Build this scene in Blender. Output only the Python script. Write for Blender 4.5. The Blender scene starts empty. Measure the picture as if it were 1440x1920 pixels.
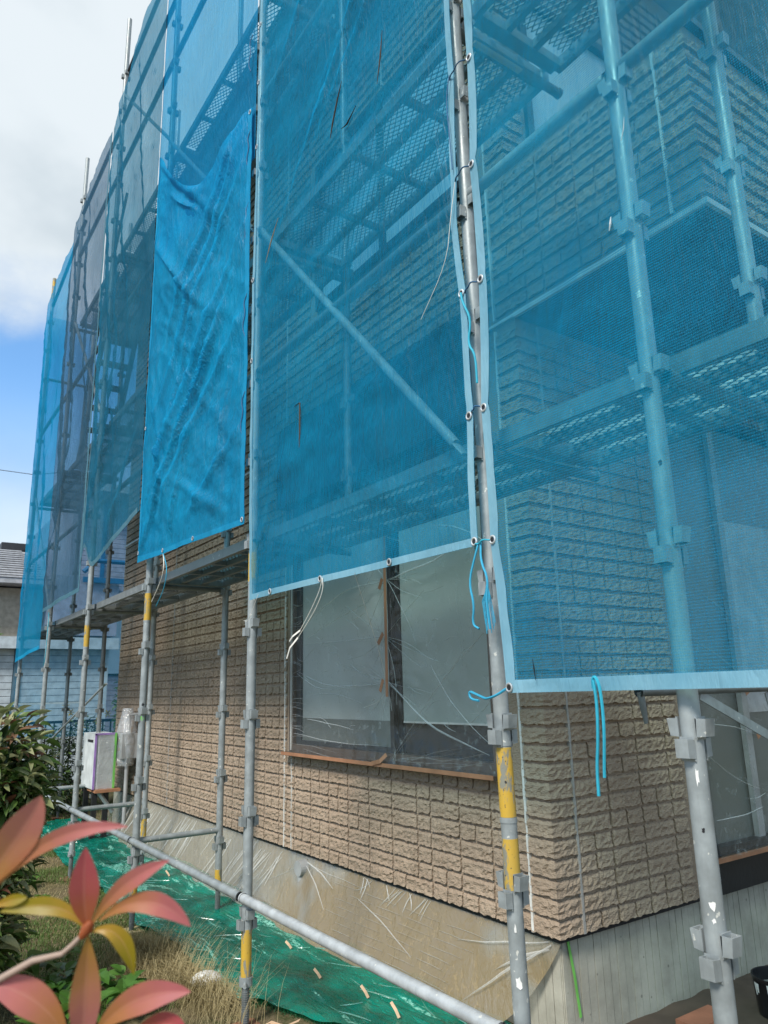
import bpy, math, random
import numpy as np
from mathutils import Vector, noise as mnoise
random.seed(7); rng = np.random.default_rng(7)
R = math.radians
G = 1.42                      # every height below is measured from the second coupler level; ground = -G
sc = bpy.context.scene
COL = sc.collection

# ------------------------------------------------------------------ camera
cam = bpy.data.cameras.new('camera'); camo = bpy.data.objects.new('camera', cam); COL.objects.link(camo)
_f, _yaw, _pitch, _roll = 1379.55, .605638, .237256, -.0248767
F = Vector((math.sin(_yaw)*math.cos(_pitch), math.cos(_yaw)*math.cos(_pitch), math.sin(_pitch)))
Rt = Vector((math.cos(_yaw), -math.sin(_yaw), 0)); U = Rt.cross(F)
R2 = math.cos(_roll)*Rt + math.sin(_roll)*U; U2 = -math.sin(_roll)*Rt + math.cos(_roll)*U
from mathutils import Matrix
M = Matrix((R2, U2, -F)).transposed().to_4x4(); M.translation = (-1.6101, -1.7492, .079+G)
camo.matrix_world = M
cam.sensor_fit = 'HORIZONTAL'; cam.sensor_width = 36; cam.lens = _f/1440*36
cam.clip_start = .05; cam.clip_end = 600
cam.dof.use_dof = True; cam.dof.focus_distance = 3.0; cam.dof.aperture_fstop = 12
sc.camera = camo

# ------------------------------------------------------------------ light
SUN_AZ, SUN_EL = R(243), R(45)    # azimuth the sun stands at (from +Y clockwise): behind and left of the camera
world = bpy.data.worlds.new('World'); sc.world = world; world.use_nodes = True
wn = world.node_tree; wn.nodes.clear()
def N(nt, t, **k):
    n = nt.nodes.new(t)
    for a, b in k.items():
        if a in n.inputs: n.inputs[a].default_value = b
        else: setattr(n, a, b)
    return n
wout = N(wn, 'ShaderNodeOutputWorld'); bg = N(wn, 'ShaderNodeBackground'); bg.inputs['Strength'].default_value = .13
sky = N(wn, 'ShaderNodeTexSky'); sky.sky_type = 'NISHITA'; sky.sun_disc = False; sky.sun_elevation = SUN_EL
sky.sun_rotation = SUN_AZ; sky.air_density = 1.0; sky.dust_density = .6; sky.ozone_density = 1.6
tcw = N(wn, 'ShaderNodeTexCoord'); sx = N(wn, 'ShaderNodeSeparateXYZ'); wn.links.new(tcw.outputs['Generated'], sx.inputs[0])
mp = N(wn, 'ShaderNodeMapping'); mp.inputs['Scale'].default_value = (1, 1, 1.5); mp.inputs['Location'].default_value = (.3, .1, 0)
wn.links.new(tcw.outputs['Generated'], mp.inputs[0])
nz = N(wn, 'ShaderNodeTexNoise'); nz.inputs['Scale'].default_value = 2.4; nz.inputs['Detail'].default_value = 7; nz.inputs['Roughness'].default_value = .56
wn.links.new(mp.outputs[0], nz.inputs['Vector'])
nz2 = N(wn, 'ShaderNodeTexNoise'); nz2.inputs['Scale'].default_value = 3.0; nz2.inputs['Detail'].default_value = 5
wn.links.new(mp.outputs[0], nz2.inputs['Vector'])
def WM(op, a, b=None, c=None):
    n = N(wn, 'ShaderNodeMath', operation=op)
    for i, x in enumerate((a, b, c)):
        if x is None: continue
        if isinstance(x, (int, float)): n.inputs[i].default_value = x
        else: wn.links.new(x, n.inputs[i])
    return n.outputs[0]
def WR(val, a, b, c, d):
    n = N(wn, 'ShaderNodeMapRange', interpolation_type='SMOOTHSTEP'); wn.links.new(val, n.inputs[0])
    for i, x in enumerate((a, b, c, d)): n.inputs[i+1].default_value = x
    return n.outputs[0]
elev = WM('ADD', sx.outputs['Z'], WM('MULTIPLY', WM('SUBTRACT', nz.outputs['Fac'], .5), .34))
hi = WR(elev, .40, .50, 0, 1)
lo = WR(sx.outputs['Z'], .14, .40, .95, .0)
cover = WM('MAXIMUM', hi, WM('MULTIPLY', lo, WR(nz.outputs['Fac'], .30, .60, .72, 1)))
cmix = N(wn, 'ShaderNodeMixRGB'); cmix.inputs[1].default_value = (2.25, 2.62, 2.9, 1); cmix.inputs[2].default_value = (3.3, 3.6, 3.8, 1)
wn.links.new(WR(nz2.outputs['Fac'], .35, .62, 0, 1), cmix.inputs[0])
blue = N(wn, 'ShaderNodeMixRGB'); blue.blend_type = 'MULTIPLY'; blue.inputs[0].default_value = 1; blue.inputs[2].default_value = (.68, .92, 1.04, 1)
wn.links.new(sky.outputs[0], blue.inputs[1])
mixw = N(wn, 'ShaderNodeMixRGB'); wn.links.new(cover, mixw.inputs[0]); wn.links.new(blue.outputs[0], mixw.inputs[1]); wn.links.new(cmix.outputs[0], mixw.inputs[2])
wn.links.new(mixw.outputs[0], bg.inputs['Color']); wn.links.new(bg.outputs[0], wout.inputs[0])
sun = bpy.data.lights.new('sun', 'SUN'); sun.energy = 2.3; sun.angle = R(14); sun.color = (1, .95, .87)
suno = bpy.data.objects.new('sun', sun); COL.objects.link(suno)
sdir = Vector((math.sin(SUN_AZ)*math.cos(SUN_EL), math.cos(SUN_AZ)*math.cos(SUN_EL), math.sin(SUN_EL)))
suno.rotation_euler = sdir.to_track_quat('Z', 'Y').to_euler(); suno.location = (-6, -6, 14)
sc.view_settings.view_transform = 'Standard'; sc.view_settings.look = 'None'; sc.view_settings.gamma = 1
sc.view_settings.use_curve_mapping = False; sc.view_settings.exposure = 0.95
sc.render.engine = 'CYCLES'
cy = sc.cycles; cy.max_bounces = 10; cy.diffuse_bounces = 3; cy.glossy_bounces = 3; cy.transmission_bounces = 4; cy.transparent_max_bounces = 24
cy.caustics_reflective = False; cy.caustics_refractive = False; cy.use_denoising = True
cy.sample_clamp_indirect = 6

# ------------------------------------------------------------------ materials
class NT:
    def __init__(s, name):
        s.m = bpy.data.materials.new(name); s.m.use_nodes = True; s.t = s.m.node_tree; s.t.nodes.clear()
        s.out = s.n('ShaderNodeOutputMaterial'); s.tc = s.n('ShaderNodeTexCoord')
        g = s.n('ShaderNodeNewGeometry'); s.pos = g.outputs['Position']
    def n(s, t, **k): return N(s.t, t, **k)
    def l(s, a, b): s.t.links.new(a, b)
    def put(s, node, i, x):
        if x is None: return
        if hasattr(x, 'links') or isinstance(x, bpy.types.NodeSocket): s.l(x, node.inputs[i])
        else: node.inputs[i].default_value = x
    def math(s, op, a, b=None, c=None):
        n = s.n('ShaderNodeMath', operation=op)
        for i, x in enumerate((a, b, c)): s.put(n, i, x)
        return n.outputs[0]
    def map(s, scale=(1, 1, 1), rot=(0, 0, 0), loc=(0, 0, 0), src=None):
        n = s.n('ShaderNodeMapping'); s.l(src or s.pos, n.inputs[0]); n.inputs['Scale'].default_value = scale
        n.inputs['Rotation'].default_value = rot; n.inputs['Location'].default_value = loc; return n.outputs[0]
    def noise(s, scale, detail=3, rough=.5, vec=None, dist=0):
        n = s.n('ShaderNodeTexNoise'); s.l(vec or s.pos, n.inputs['Vector']); n.inputs['Scale'].default_value = scale
        n.inputs['Detail'].default_value = detail; n.inputs['Roughness'].default_value = rough; n.inputs['Distortion'].default_value = dist
        return n.outputs['Fac']
    def vor(s, scale, vec=None, feat='F1', rnd=1):
        n = s.n('ShaderNodeTexVoronoi', feature=feat); s.l(vec or s.pos, n.inputs['Vector']); n.inputs['Scale'].default_value = scale
        n.inputs['Randomness'].default_value = rnd; return n
    def ramp(s, v, a, b, c=0., d=1.):
        n = s.n('ShaderNodeMapRange', interpolation_type='SMOOTHSTEP'); s.l(v, n.inputs[0])
        for i, x in enumerate((a, b, c, d)): n.inputs[i+1].default_value = x
        return n.outputs[0]
    def mix(s, f, a, b, mode='MIX'):
        n = s.n('ShaderNodeMixRGB', blend_type=mode); s.put(n, 0, f)
        for i, x in ((1, a), (2, b)):
            if isinstance(x, tuple): x = (*x, 1) if len(x) == 3 else x
            s.put(n, i, x)
        return n.outputs[0]
    def bump(s, h, st=.4, d=.01):
        n = s.n('ShaderNodeBump'); s.l(h, n.inputs['Height']); n.inputs['Strength'].default_value = st; n.inputs['Distance'].default_value = d
        return n.outputs[0]
    def bsdf(s, col, rough=.6, metal=0., nrm=None, spec=.5, alpha=None):
        n = s.n('ShaderNodeBsdfPrincipled')
        if isinstance(col, tuple): col = (*col, 1)
        s.put(n, 'Base Color', col); s.put(n, 'Roughness', rough); s.put(n, 'Metallic', metal)
        n.inputs['Specular IOR Level'].default_value = spec
        if nrm is not None: s.l(nrm, n.inputs['Normal'])
        return n.outputs[0]
    def mixs(s, f, a, b):
        n = s.n('ShaderNodeMixShader'); s.put(n, 0, f); s.l(a, n.inputs[1]); s.l(b, n.inputs[2]); return n.outputs[0]
    def transp(s, col=(1, 1, 1)):
        n = s.n('ShaderNodeBsdfTransparent'); n.inputs[0].default_value = (*col, 1); return n.outputs[0]
    def end(s, sh): s.l(sh, s.out.inputs[0]); return s.m

MAT = {}
def mat_simple(name, col, rough=.6, metal=0, var=.15, scale=8, bump=.1, bs=40, spec=.5):
    t = NT(name); v = t.noise(scale, 4)
    c = t.mix(t.ramp(v, .3, .7), tuple(x*(1-var) for x in col), tuple(min(1, x*(1+var)) for x in col))
    MAT[name] = t.end(t.bsdf(c, rough, metal, t.bump(t.noise(bs, 4), bump), spec)); return MAT[name]

def mk_siding():
    t = NT('siding')
    v = t.noise(3.0, 5, .6); f = t.noise(55, 4, .6)
    c = t.mix(t.ramp(v, .3, .7), (.315, .240, .174), (.380, .294, .216))
    c = t.mix(t.math('MULTIPLY', t.ramp(f, .45, .75), .35), c, (.25, .19, .14))
    st = t.noise(6, 5, .6, t.map((6, 6, .35)))
    c = t.mix(t.math('MULTIPLY', t.ramp(t.noise(7, 2, .5, t.map((1, .35, 1.9))), .45, .6), .28), c, (.28, .21, .155))
    c = t.mix(t.math('MULTIPLY', t.ramp(st, .55, .8), .18), c, (.17, .14, .11))
    vo = t.vor(75, t.map((1, 1, 1.7)))
    h = t.math('ADD', t.math('MULTIPLY', vo.outputs['Distance'], 1.), t.math('MULTIPLY', t.noise(120, 5, .65), .9))
    MAT['siding'] = t.end(t.bsdf(c, .80, 0, t.bump(h, .8, .0045), .2))
mk_siding()
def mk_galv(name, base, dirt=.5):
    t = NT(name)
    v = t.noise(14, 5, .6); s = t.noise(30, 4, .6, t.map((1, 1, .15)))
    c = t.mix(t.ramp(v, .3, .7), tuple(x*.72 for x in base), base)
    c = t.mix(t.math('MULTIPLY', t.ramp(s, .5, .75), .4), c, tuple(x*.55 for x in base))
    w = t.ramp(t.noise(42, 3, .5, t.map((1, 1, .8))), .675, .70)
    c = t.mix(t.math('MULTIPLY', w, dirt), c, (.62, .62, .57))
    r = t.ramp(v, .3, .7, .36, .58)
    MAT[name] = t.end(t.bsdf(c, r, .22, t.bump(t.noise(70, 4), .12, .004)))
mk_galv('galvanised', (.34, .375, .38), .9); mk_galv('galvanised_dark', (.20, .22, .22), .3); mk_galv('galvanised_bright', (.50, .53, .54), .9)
def mk_yellow():
    t = NT('yellow_paint'); v = t.noise(28, 5, .65, t.map((1, 1, .35)))
    c = t.mix(t.ramp(t.noise(9, 4), .3, .7), (.56, .34, .03), (.46, .31, .06))
    c = t.mix(t.ramp(v, .50, .56), c, (.22, .22, .18)); c = t.mix(t.ramp(t.noise(120, 3), .66, .70), c, (.08, .07, .05))
    MAT['yellow_paint'] = t.end(t.bsdf(c, .5, 0, t.bump(v, .2, .003)))
mk_yellow()
def mk_net(name, c1, c2, base, facing, crease=.5, weave=.0, trans=.45, tint=(1, 1, 1)):
    t = NT(name)
    big = t.noise(1.6, 4, .6); dirt = t.noise(5, 5, .65)
    c = t.mix(t.ramp(big, .3, .7), c1, c2)
    c = t.mix(t.math('MULTIPLY', t.ramp(dirt, .5, .75), .16), c, (.05, .13, .16))
    v1 = t.map((1, 1.1, .22), (R(-38), 0, 0)); v2 = t.map((1, 1.3, .30), (R(-58), 0, 0))
    a = t.noise(9, 5, .62, v1, .6); b = t.noise(13, 4, .6, v2, .5)
    rid = t.math('ADD', t.math('ABSOLUTE', t.math('SUBTRACT', a, .5)), t.math('MULTIPLY', t.math('ABSOLUTE', t.math('SUBTRACT', b, .5)), .6))
    nrm = t.bump(rid, crease, .05)
    lw = t.n('ShaderNodeLayerWeight'); lw.inputs['Blend'].default_value = .5; t.l(nrm, lw.inputs['Normal'])
    op = t.math('ADD', t.math('MULTIPLY', lw.outputs['Facing'], facing), base)
    line = t.ramp(rid, .0, .03, .08, 0)
    op = t.math('ADD', op, line)
    op = t.math('ADD', op, t.math('MULTIPLY', t.math('SUBTRACT', t.noise(.9, 5, .65, t.map((1, .6, 1), (R(25), 0, 0)), .8), .5), .42))
    if weave:
        wv = t.n('ShaderNodeTexWave', wave_type='BANDS', bands_direction='Z'); t.l(t.pos, wv.inputs['Vector'])
        wv.inputs['Scale'].default_value = 42; wv.inputs['Distortion'].default_value = 1.2; wv.inputs['Detail Scale'].default_value = 6
        wy = t.n('ShaderNodeTexWave', wave_type='BANDS', bands_direction='Y'); t.l(t.pos, wy.inputs['Vector'])
        wy.inputs['Scale'].default_value = 55; wy.inputs['Distortion'].default_value = .8
        op = t.math('ADD', op, t.math('MULTIPLY', t.math('SUBTRACT', t.math('ADD', wv.outputs['Fac'], t.math('MULTIPLY', wy.outputs['Fac'], .5)), .75), weave))
        nz_ = t.noise(260, 2, .5); op = t.math('ADD', op, t.math('MULTIPLY', t.math('SUBTRACT', nz_, .5), weave*1.3))
    op = t.math('MINIMUM', t.math('MAXIMUM', op, .05), .97)
    d = t.n('ShaderNodeBsdfDiffuse'); t.l(c, d.inputs[0]); t.l(nrm, d.inputs['Normal'])
    tr = t.n('ShaderNodeBsdfTranslucent'); t.l(c, tr.inputs[0]); t.l(nrm, tr.inputs['Normal'])
    gl = t.n('ShaderNodeBsdfGlossy'); gl.inputs['Roughness'].default_value = .42; t.l(nrm, gl.inputs['Normal']); gl.inputs[0].default_value = (.7, .85, .95, 1)
    sh = t.mixs(trans, d.outputs[0], tr.outputs[0]); sh = t.mixs(.03, sh, gl.outputs[0])
    MAT[name] = t.end(t.mixs(op, t.transp(tint), sh))
mk_net('net_pale', (.004, .26, .46), (.01, .32, .54), .30, .20, .3, .0, .5, (.72, .90, 1))
mk_net('net_blue', (.001, .32, .60), (.004, .40, .70), .26, .36, .4, .24, .4, (.66, .95, .96))
mk_net('net_mid', (.001, .28, .52), (.003, .35, .62), .32, .36, .6, .10, .4, (.60, .90, .96))
mk_net('net_cyan_thin', (.001, .27, .56), (.002, .33, .66), .44, .30, .6, .0, .45, (.5, .85, .95))
mk_net('net_cyan', (.001, .31, .60), (.002, .39, .72), .62, .34, .8, .0, .45, (.4, .85, .95))
mk_net('net_sky', (.001, .27, .50), (.003, .34, .60), .40, .34, .3, .0, .5, (.65, .85, 1))
mk_net('net_teal', (.012, .15, .26), (.02, .19, .31), .46, .34, .5, .0, .4, (.70, .88, .93))
mk_net('net_grey', (.035, .11, .18), (.05, .14, .22), .44, .34, .5, .0, .4, (.85, .9, .95))
mk_net('hem_blue', (.17, .42, .56), (.32, .58, .70), .90, .05, .3, .0, .3)
mk_net('hem_cyan', (.01, .33, .60), (.02, .40, .68), .88, .1, .5, .0, .4)
mk_net('hem_teal', (.10, .26, .34), (.14, .30, .38), .80, .1, .5, .0, .4)
def mk_film(name, milk, gloss, tint=(1, 1, 1), col=(.75, .77, .76), crease=.6, scale=9, rough=.12, stretch=(1, 1, 1), rot=(0, 0, 0), brown=0, patches=0):
    t = NT(name)
    v = t.map(stretch, rot)
    a = t.noise(scale, 5, .6, v, .8); b = t.noise(scale*2.3, 4, .6, v, .4)
    rid = t.math('ADD', t.math('ABSOLUTE', t.math('SUBTRACT', a, .5)), t.math('MULTIPLY', t.math('ABSOLUTE', t.math('SUBTRACT', b, .5)), .5))
    nrm = t.bump(rid, crease, .03)
    lines = t.ramp(rid, 0, .03, .30, 0)
    d = t.n('ShaderNodeBsdfDiffuse'); dc = col
    m = t.math('ADD', lines, milk)
    if patches:
        pt = t.ramp(t.noise(5.5, 5, .62, v, .9), .55, .59, 0, patches)  # pale patches: trapped condensation, plus glints painted into the sheet's colour
        pm = t.math('MULTIPLY', pt, t.ramp(t.noise(70, 3), .35, .6)); m = t.math('ADD', m, pm); t.l(t.mix(t.math('MINIMUM', t.math('MULTIPLY', pm, 1.6), 1.), t.mix(t.ramp(t.noise(3.5, 4), .35, .65), tuple(x*.6 for x in col), tuple(x*1.25 for x in col)), (.30, .66, .54)), d.inputs[0])
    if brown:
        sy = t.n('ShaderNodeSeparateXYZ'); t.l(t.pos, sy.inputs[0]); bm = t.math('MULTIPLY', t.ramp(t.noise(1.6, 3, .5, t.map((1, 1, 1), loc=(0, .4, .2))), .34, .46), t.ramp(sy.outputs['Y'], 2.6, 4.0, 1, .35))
        dcm = t.mix(bm, dc, (.30, .225, .115)); t.l(dcm, d.inputs[0]); m = t.math('ADD', m, t.math('MULTIPLY', bm, brown))  # brown reflection painted into the film colour, strongest towards the house corner
    elif not patches: d.inputs[0].default_value = (*dc, 1)
    t.l(nrm, d.inputs['Normal'])
    g = t.n('ShaderNodeBsdfGlossy'); g.inputs['Roughness'].default_value = rough; t.l(nrm, g.inputs['Normal'])
    fr = t.n('ShaderNodeLayerWeight'); fr.inputs['Blend'].default_value = .35; t.l(nrm, fr.inputs['Normal'])
    base = t.mixs(t.math('MINIMUM', m, .95), t.transp(tint), d.outputs[0])
    MAT[name] = t.end(t.mixs(t.math('ADD', t.math('MULTIPLY', fr.outputs['Fresnel'], gloss), gloss*.25), base, g.outputs[0]))
mk_film('film_window', .035, .16, col=(.42, .46, .45), crease=.35, scale=5, stretch=(1, 1.0, .6), rough=.2)
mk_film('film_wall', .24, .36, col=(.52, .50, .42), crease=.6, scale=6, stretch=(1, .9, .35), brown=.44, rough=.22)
mk_film('film_unit', .30, .35, col=(.74, .77, .79), crease=.8, scale=14)
mk_film('film_green', .42, .36, tint=(.03, .60, .42), col=(.004, .36, .26), crease=1.0, scale=6, stretch=(1.3, .28, 1), rot=(0, 0, R(-22)), rough=.10, patches=.5)
mk_film('film_crease', .34, .12, col=(.85, .87, .86), crease=.2, rough=.2)
mk_film('film_crease_green', .30, .4, tint=(.1, .7, .5), col=(.25, .62, .50), crease=.2, rough=.2)
def mk_concrete():
    t = NT('concrete'); v = t.noise(4, 6, .65); st = t.noise(9, 5, .6, t.map((1, 1, .12)))
    c = t.mix(t.ramp(v, .3, .7), (.31, .30, .245), (.45, .435, .36))
    c = t.mix(t.math('MULTIPLY', t.ramp(st, .5, .75), .45), c, (.19, .185, .15))
    sp = t.vor(13); spot = t.ramp(sp.outputs['Distance'], .06, .11, .55, 0)
    c = t.mix(spot, c, (.07, .07, .06))
    MAT['concrete'] = t.end(t.bsdf(c, .85, 0, t.bump(t.noise(90, 5), .35, .004), .2))
mk_concrete()
def mk_glassy(name, col, rough=.12, spec=.6):
    t = NT(name); v = t.noise(1.2, 2)
    c = t.mix(t.ramp(v, .3, .7), tuple(x*.9 for x in col), tuple(x*1.1 for x in col))
    MAT[name] = t.end(t.bsdf(c, rough, 0, t.bump(t.noise(3, 2), .02), spec))
mk_glassy('dark_glass', (.018, .022, .025)); mk_glassy('frosted_pane', (.40, .44, .42), .5, .3); mk_glassy('blind_green', (.37, .42, .39), .6, .3)
mk_glassy('pale_pane', (.45, .56, .62), .3); mk_glassy('dull_pane', (.13, .15, .14), .35)
for a in [('frame_bronze', (.022, .02, .018), .4, .3), ('box_bronze', (.03, .035, .04), .45, .2), ('frame_brown', (.10, .07, .052), .45, .1), ('steel_black', (.02, .02, .022), .5, .3),
          ('tape_brown', (.36, .17, .09), .6), ('tape_tan', (.62, .42, .27), .7), ('tape_green', (.16, .48, .09), .6), ('tape_purple', (.33, .20, .50), .6),
          ('caulk_white', (.62, .61, .57), .6), ('caulk_grey', (.36, .345, .32), .7), ('wood_pale', (.55, .44, .24), .7), ('unit_white', (.60, .63, .62), .4),
          ('cord_blue', (.03, .33, .52), .7), ('cord_cyan', (.02, .36, .50), .7), ('cord_dark', (.02, .10, .22), .7), ('cord_white', (.72, .70, .64), .7), ('ring_metal', (.66, .67, .66), .35, .7),
          ('rust', (.22, .10, .055), .8), ('house_black', (.006, .008, .010), .45), ('roof_slate', (.42, .43, .45), .6), ('plaster_beige', (.42, .38, .30), .85),
          ('balcony_dark', (.025, .025, .028), .5), ('shed_board', (.50, .56, .60), .5), ('shed_trim', (.09, .17, .23), .45), ('lilac_board', (.27, .27, .33), .6),
          ('soil', (.085, .062, .045), .95), ('bark', (.12, .09, .065), .9), ('twig', (.33, .24, .19), .7), ('flower_yellow', (.75, .42, .015), .6),
          ('can_black', (.012, .012, .014), .35), ('paint_white', (.78, .78, .75), .5), ('soffit', (.10, .095, .09), .8), ('wire', (.02, .02, .02), .7), ('meter_grey', (.33, .34, .34), .5),
          ('terracotta', (.36, .14, .08), .8), ('stain_brown', (.11, .06, .035), .9), ('curtain', (.52, .54, .55), .8), ('rail_blue', (.01, .10, .22), .5)]:
    mat_simple(*a)
def mk_leaf(name, c1, c2, rough=.4, tr=.3, grad=None):
    t = NT(name); v = t.noise(30, 3); big = t.noise(1.9, 3)
    c = t.mix(t.ramp(big, .35, .65), c1, c2); c = t.mix(t.math('MULTIPLY', t.ramp(v, .4, .7), .35), c, tuple(x*.6 for x in c1))
    if grad:
        uv = t.n('ShaderNodeUVMap'); sp = t.n('ShaderNodeSeparateXYZ'); t.l(uv.outputs[0], sp.inputs[0])
        c = t.mix(t.ramp(t.math('ADD', sp.outputs['Y'], t.math('MULTIPLY', t.math('SUBTRACT', t.noise(60, 3), .5), .4)), .1, .9), grad, c)
        rib = t.math('ABSOLUTE', t.math('SUBTRACT', sp.outputs['X'], .5))
        c = t.mix(t.ramp(rib, .0, .06, .22, 0), c, (.72, .34, .24))
    p = t.bsdf(c, rough, 0, t.bump(v, .1), .4)
    trn = t.n('ShaderNodeBsdfTranslucent'); t.l(c, trn.inputs[0])
    MAT[name] = t.end(t.mixs(tr, p, trn.outputs[0]))
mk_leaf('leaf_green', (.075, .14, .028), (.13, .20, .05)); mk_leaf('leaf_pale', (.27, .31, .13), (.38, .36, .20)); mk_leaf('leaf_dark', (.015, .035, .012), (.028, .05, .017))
mk_leaf('leaf_bronze', (.24, .09, .06), (.20, .12, .06)); mk_leaf('leaf_bright', (.08, .20, .03), (.13, .26, .05), .45, .4)
mk_leaf('leaf_pink', (.60, .17, .17), (.66, .27, .24), .5, .45, (.48, .20, .06)); mk_leaf('leaf_red', (.54, .10, .11), (.60, .19, .17), .5, .45, (.45, .13, .05))
mk_leaf('leaf_olive', (.32, .24, .015), (.22, .22, .02), .42, .35, (.42, .24, .03)); mk_leaf('leaf_orange', (.60, .20, .17), (.58, .26, .14), .5, .45, (.47, .23, .05))
mk_leaf('grass_green', (.085, .16, .03), (.15, .21, .055), .6, .3); mk_leaf('grass_dry', (.36, .29, .14), (.48, .40, .22), .7, .3); mk_leaf('grass_film', (.05, .17, .07), (.10, .24, .10), .6, .3)
def mk_ground():
    t = NT('ground'); v = t.noise(2.2, 6, .65); f = t.noise(40, 5, .7)
    c = t.mix(t.ramp(v, .35, .62), (.055, .07, .025), (.13, .10, .06)); c = t.mix(t.ramp(f, .35, .7), c, (.19, .15, .09))
    MAT['ground'] = t.end(t.bsdf(c, .95, 0, t.bump(f, .6, .02), .1))
mk_ground()

# ------------------------------------------------------------------ mesh helpers
class MB:
    def __init__(s): s.v = []; s.f = []; s.mi = []; s.uv = None
    def add(s, vs, fs, mi=0):
        o = len(s.v); s.v += [tuple(p) for p in vs]; s.f += [tuple(i+o for i in f) for f in fs]; s.mi += [mi]*len(fs); return s
    def box(s, x0, x1, y0, y1, z0, z1, mi=0):
        return s.add([(x0,y0,z0),(x1,y0,z0),(x1,y1,z0),(x0,y1,z0),(x0,y0,z1),(x1,y0,z1),(x1,y1,z1),(x0,y1,z1)],
                     [(0,3,2,1),(4,5,6,7),(0,1,5,4),(1,2,6,5),(2,3,7,6),(3,0,4,7)], mi)
    def sweep(s, pts, r, n=8, caps=True, mi=0, flat=1.):
        pts = [Vector(p) for p in pts]; k = len(pts); rr = r if isinstance(r, (list, tuple)) else [r]*k
        ref = Vector((0, 0, 1)); d0 = (pts[1]-pts[0]).normalized()
        if abs(d0.dot(ref)) > .9: ref = Vector((0, 1, 0))
        u = d0.cross(ref).normalized(); vs = []
        for i, p in enumerate(pts):
            d = (pts[min(i+1, k-1)]-pts[max(i-1, 0)]).normalized()
            u = (u - d*u.dot(d)).normalized(); w = d.cross(u)
            for j in range(n):
                a = 2*math.pi*j/n; vs.append(p + u*math.cos(a)*rr[i] + w*math.sin(a)*rr[i]*flat)
        fs = [(i*n+j, i*n+(j+1) % n, (i+1)*n+(j+1) % n, (i+1)*n+j) for i in range(k-1) for j in range(n)]
        if caps: fs += [tuple(range(n))[::-1], tuple((k-1)*n+j for j in range(n))]
        return s.add(vs, fs, mi)
    def tube(s, p0, p1, r, n=16, mi=0, caps=True): return s.sweep([p0, p1], r, n, caps, mi)
    def pipe(s, p0, p1, r, t=.0025, n=16):      # open hollow pipe with visible wall
        p0, p1 = Vector(p0), Vector(p1); s.sweep([p0, p1], r, n, False); s.sweep([p1, p0], r-t, n, False)
        o = len(s.v)-2*n
        # end rings
        a0 = o-2*n
        for j in range(n): pass
        return s
    def grid(s, fn, nu, nv, mi=0):
        vs = [fn(i/nu, j/nv) for j in range(nv+1) for i in range(nu+1)]
        fs = [(j*(nu+1)+i, j*(nu+1)+i+1, (j+1)*(nu+1)+i+1, (j+1)*(nu+1)+i) for j in range(nv) for i in range(nu)]
        s.uvs = [(i/nu, j/nv) for j in range(nv+1) for i in range(nu+1)]
        return s.add(vs, fs, mi)
    def mesh(s, name, mats, smooth=False, off=(0, 0, 0)):
        me = bpy.data.meshes.new(name); o = Vector(off)
        me.from_pydata([tuple(Vector(p)-o) for p in s.v], [], s.f)
        for m in (mats if isinstance(mats, (list, tuple)) else [mats]): me.materials.append(MAT[m] if isinstance(m, str) else m)
        if any(s.mi): me.polygons.foreach_set('material_index', s.mi)
        if smooth: me.polygons.foreach_set('use_smooth', [True]*len(me.polygons))
        me.update()
        if smooth: me.set_sharp_from_angle(angle=R(50))
        return me
def wz(p): return (p[0], p[1], p[2]+G)
def link(name, me, parent=None, loc=(0, 0, 0), rot=(0, 0, 0)):
    o = bpy.data.objects.new(name, me); COL.objects.link(o); o.location = loc; o.rotation_euler = rot
    if parent: o.parent = parent
    return o
def abs_loc(o):
    l = Vector((0, 0, 0))
    while o: l += o.location; o = o.parent
    return l
def part(name, mb, mat, parent, smooth=False, label=None):       # mb in scene coordinates (heights from coupler level)
    base = abs_loc(parent) - Vector((0, 0, G))
    o = link(name, mb.mesh(name, mat, smooth, base), parent)
    if label: o['label'] = label
    return o
def thing(name, label, cat, loc, group=None):
    o = bpy.data.objects.new(name, None); COL.objects.link(o); o.location = wz(loc); o.empty_display_size = .1
    o['label'] = label; o['category'] = cat
    if group: o['group'] = group
    return o
def solo(name, mb, mat, label, cat, loc, group=None, smooth=False):
    o = link(name, mb.mesh(name, mat, smooth, loc), None, wz(loc)); o['label'] = label; o['category'] = cat
    if group: o['group'] = group
    return o
def struct(name, mb, mat, loc=(0, 0, 0), smooth=False, kind='structure'):
    o = link(name, mb.mesh(name, mat, smooth, loc), None, wz(loc)); o['kind'] = kind; return o
def nz3(x, y, z): return mnoise.noise(Vector((x, y, z)))

# ------------------------------------------------------------------ ground
g = MB()
def gfn(u, v):
    x = -30+u*70; y = -6+v*90; d = max(0, 1-abs(x)/6)
    return (x, y, -G-.0 + .02*nz3(x*.6, y*.6, 0) - (.02 if .1 < x < 6 and y > .7 else 0))
xs = sorted(set([-60, -30, -15, -8, -5] + [i*.25-3.5 for i in range(30)] + [5, 8, 15, 30, 60, 200])); ys = sorted(set([-30, -10, -5] + [i*.25-2.5 for i in range(60)] + [14, 18, 25, 40, 80, 300]))
def gz(x, y): return -G + (.022*nz3(x*.7, y*.7, 0) + .008*nz3(x*4, y*4, 1)) * (1 if (x < 9 and y < 15) else 0)
g.add([(x, y, gz(x, y)) for y in ys for x in xs], [(j*len(xs)+i, j*len(xs)+i+1, (j+1)*len(xs)+i+1, (j+1)*len(xs)+i) for j in range(len(ys)-1) for i in range(len(xs)-1)])
struct('ground', g, 'ground', smooth=True)

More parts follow.
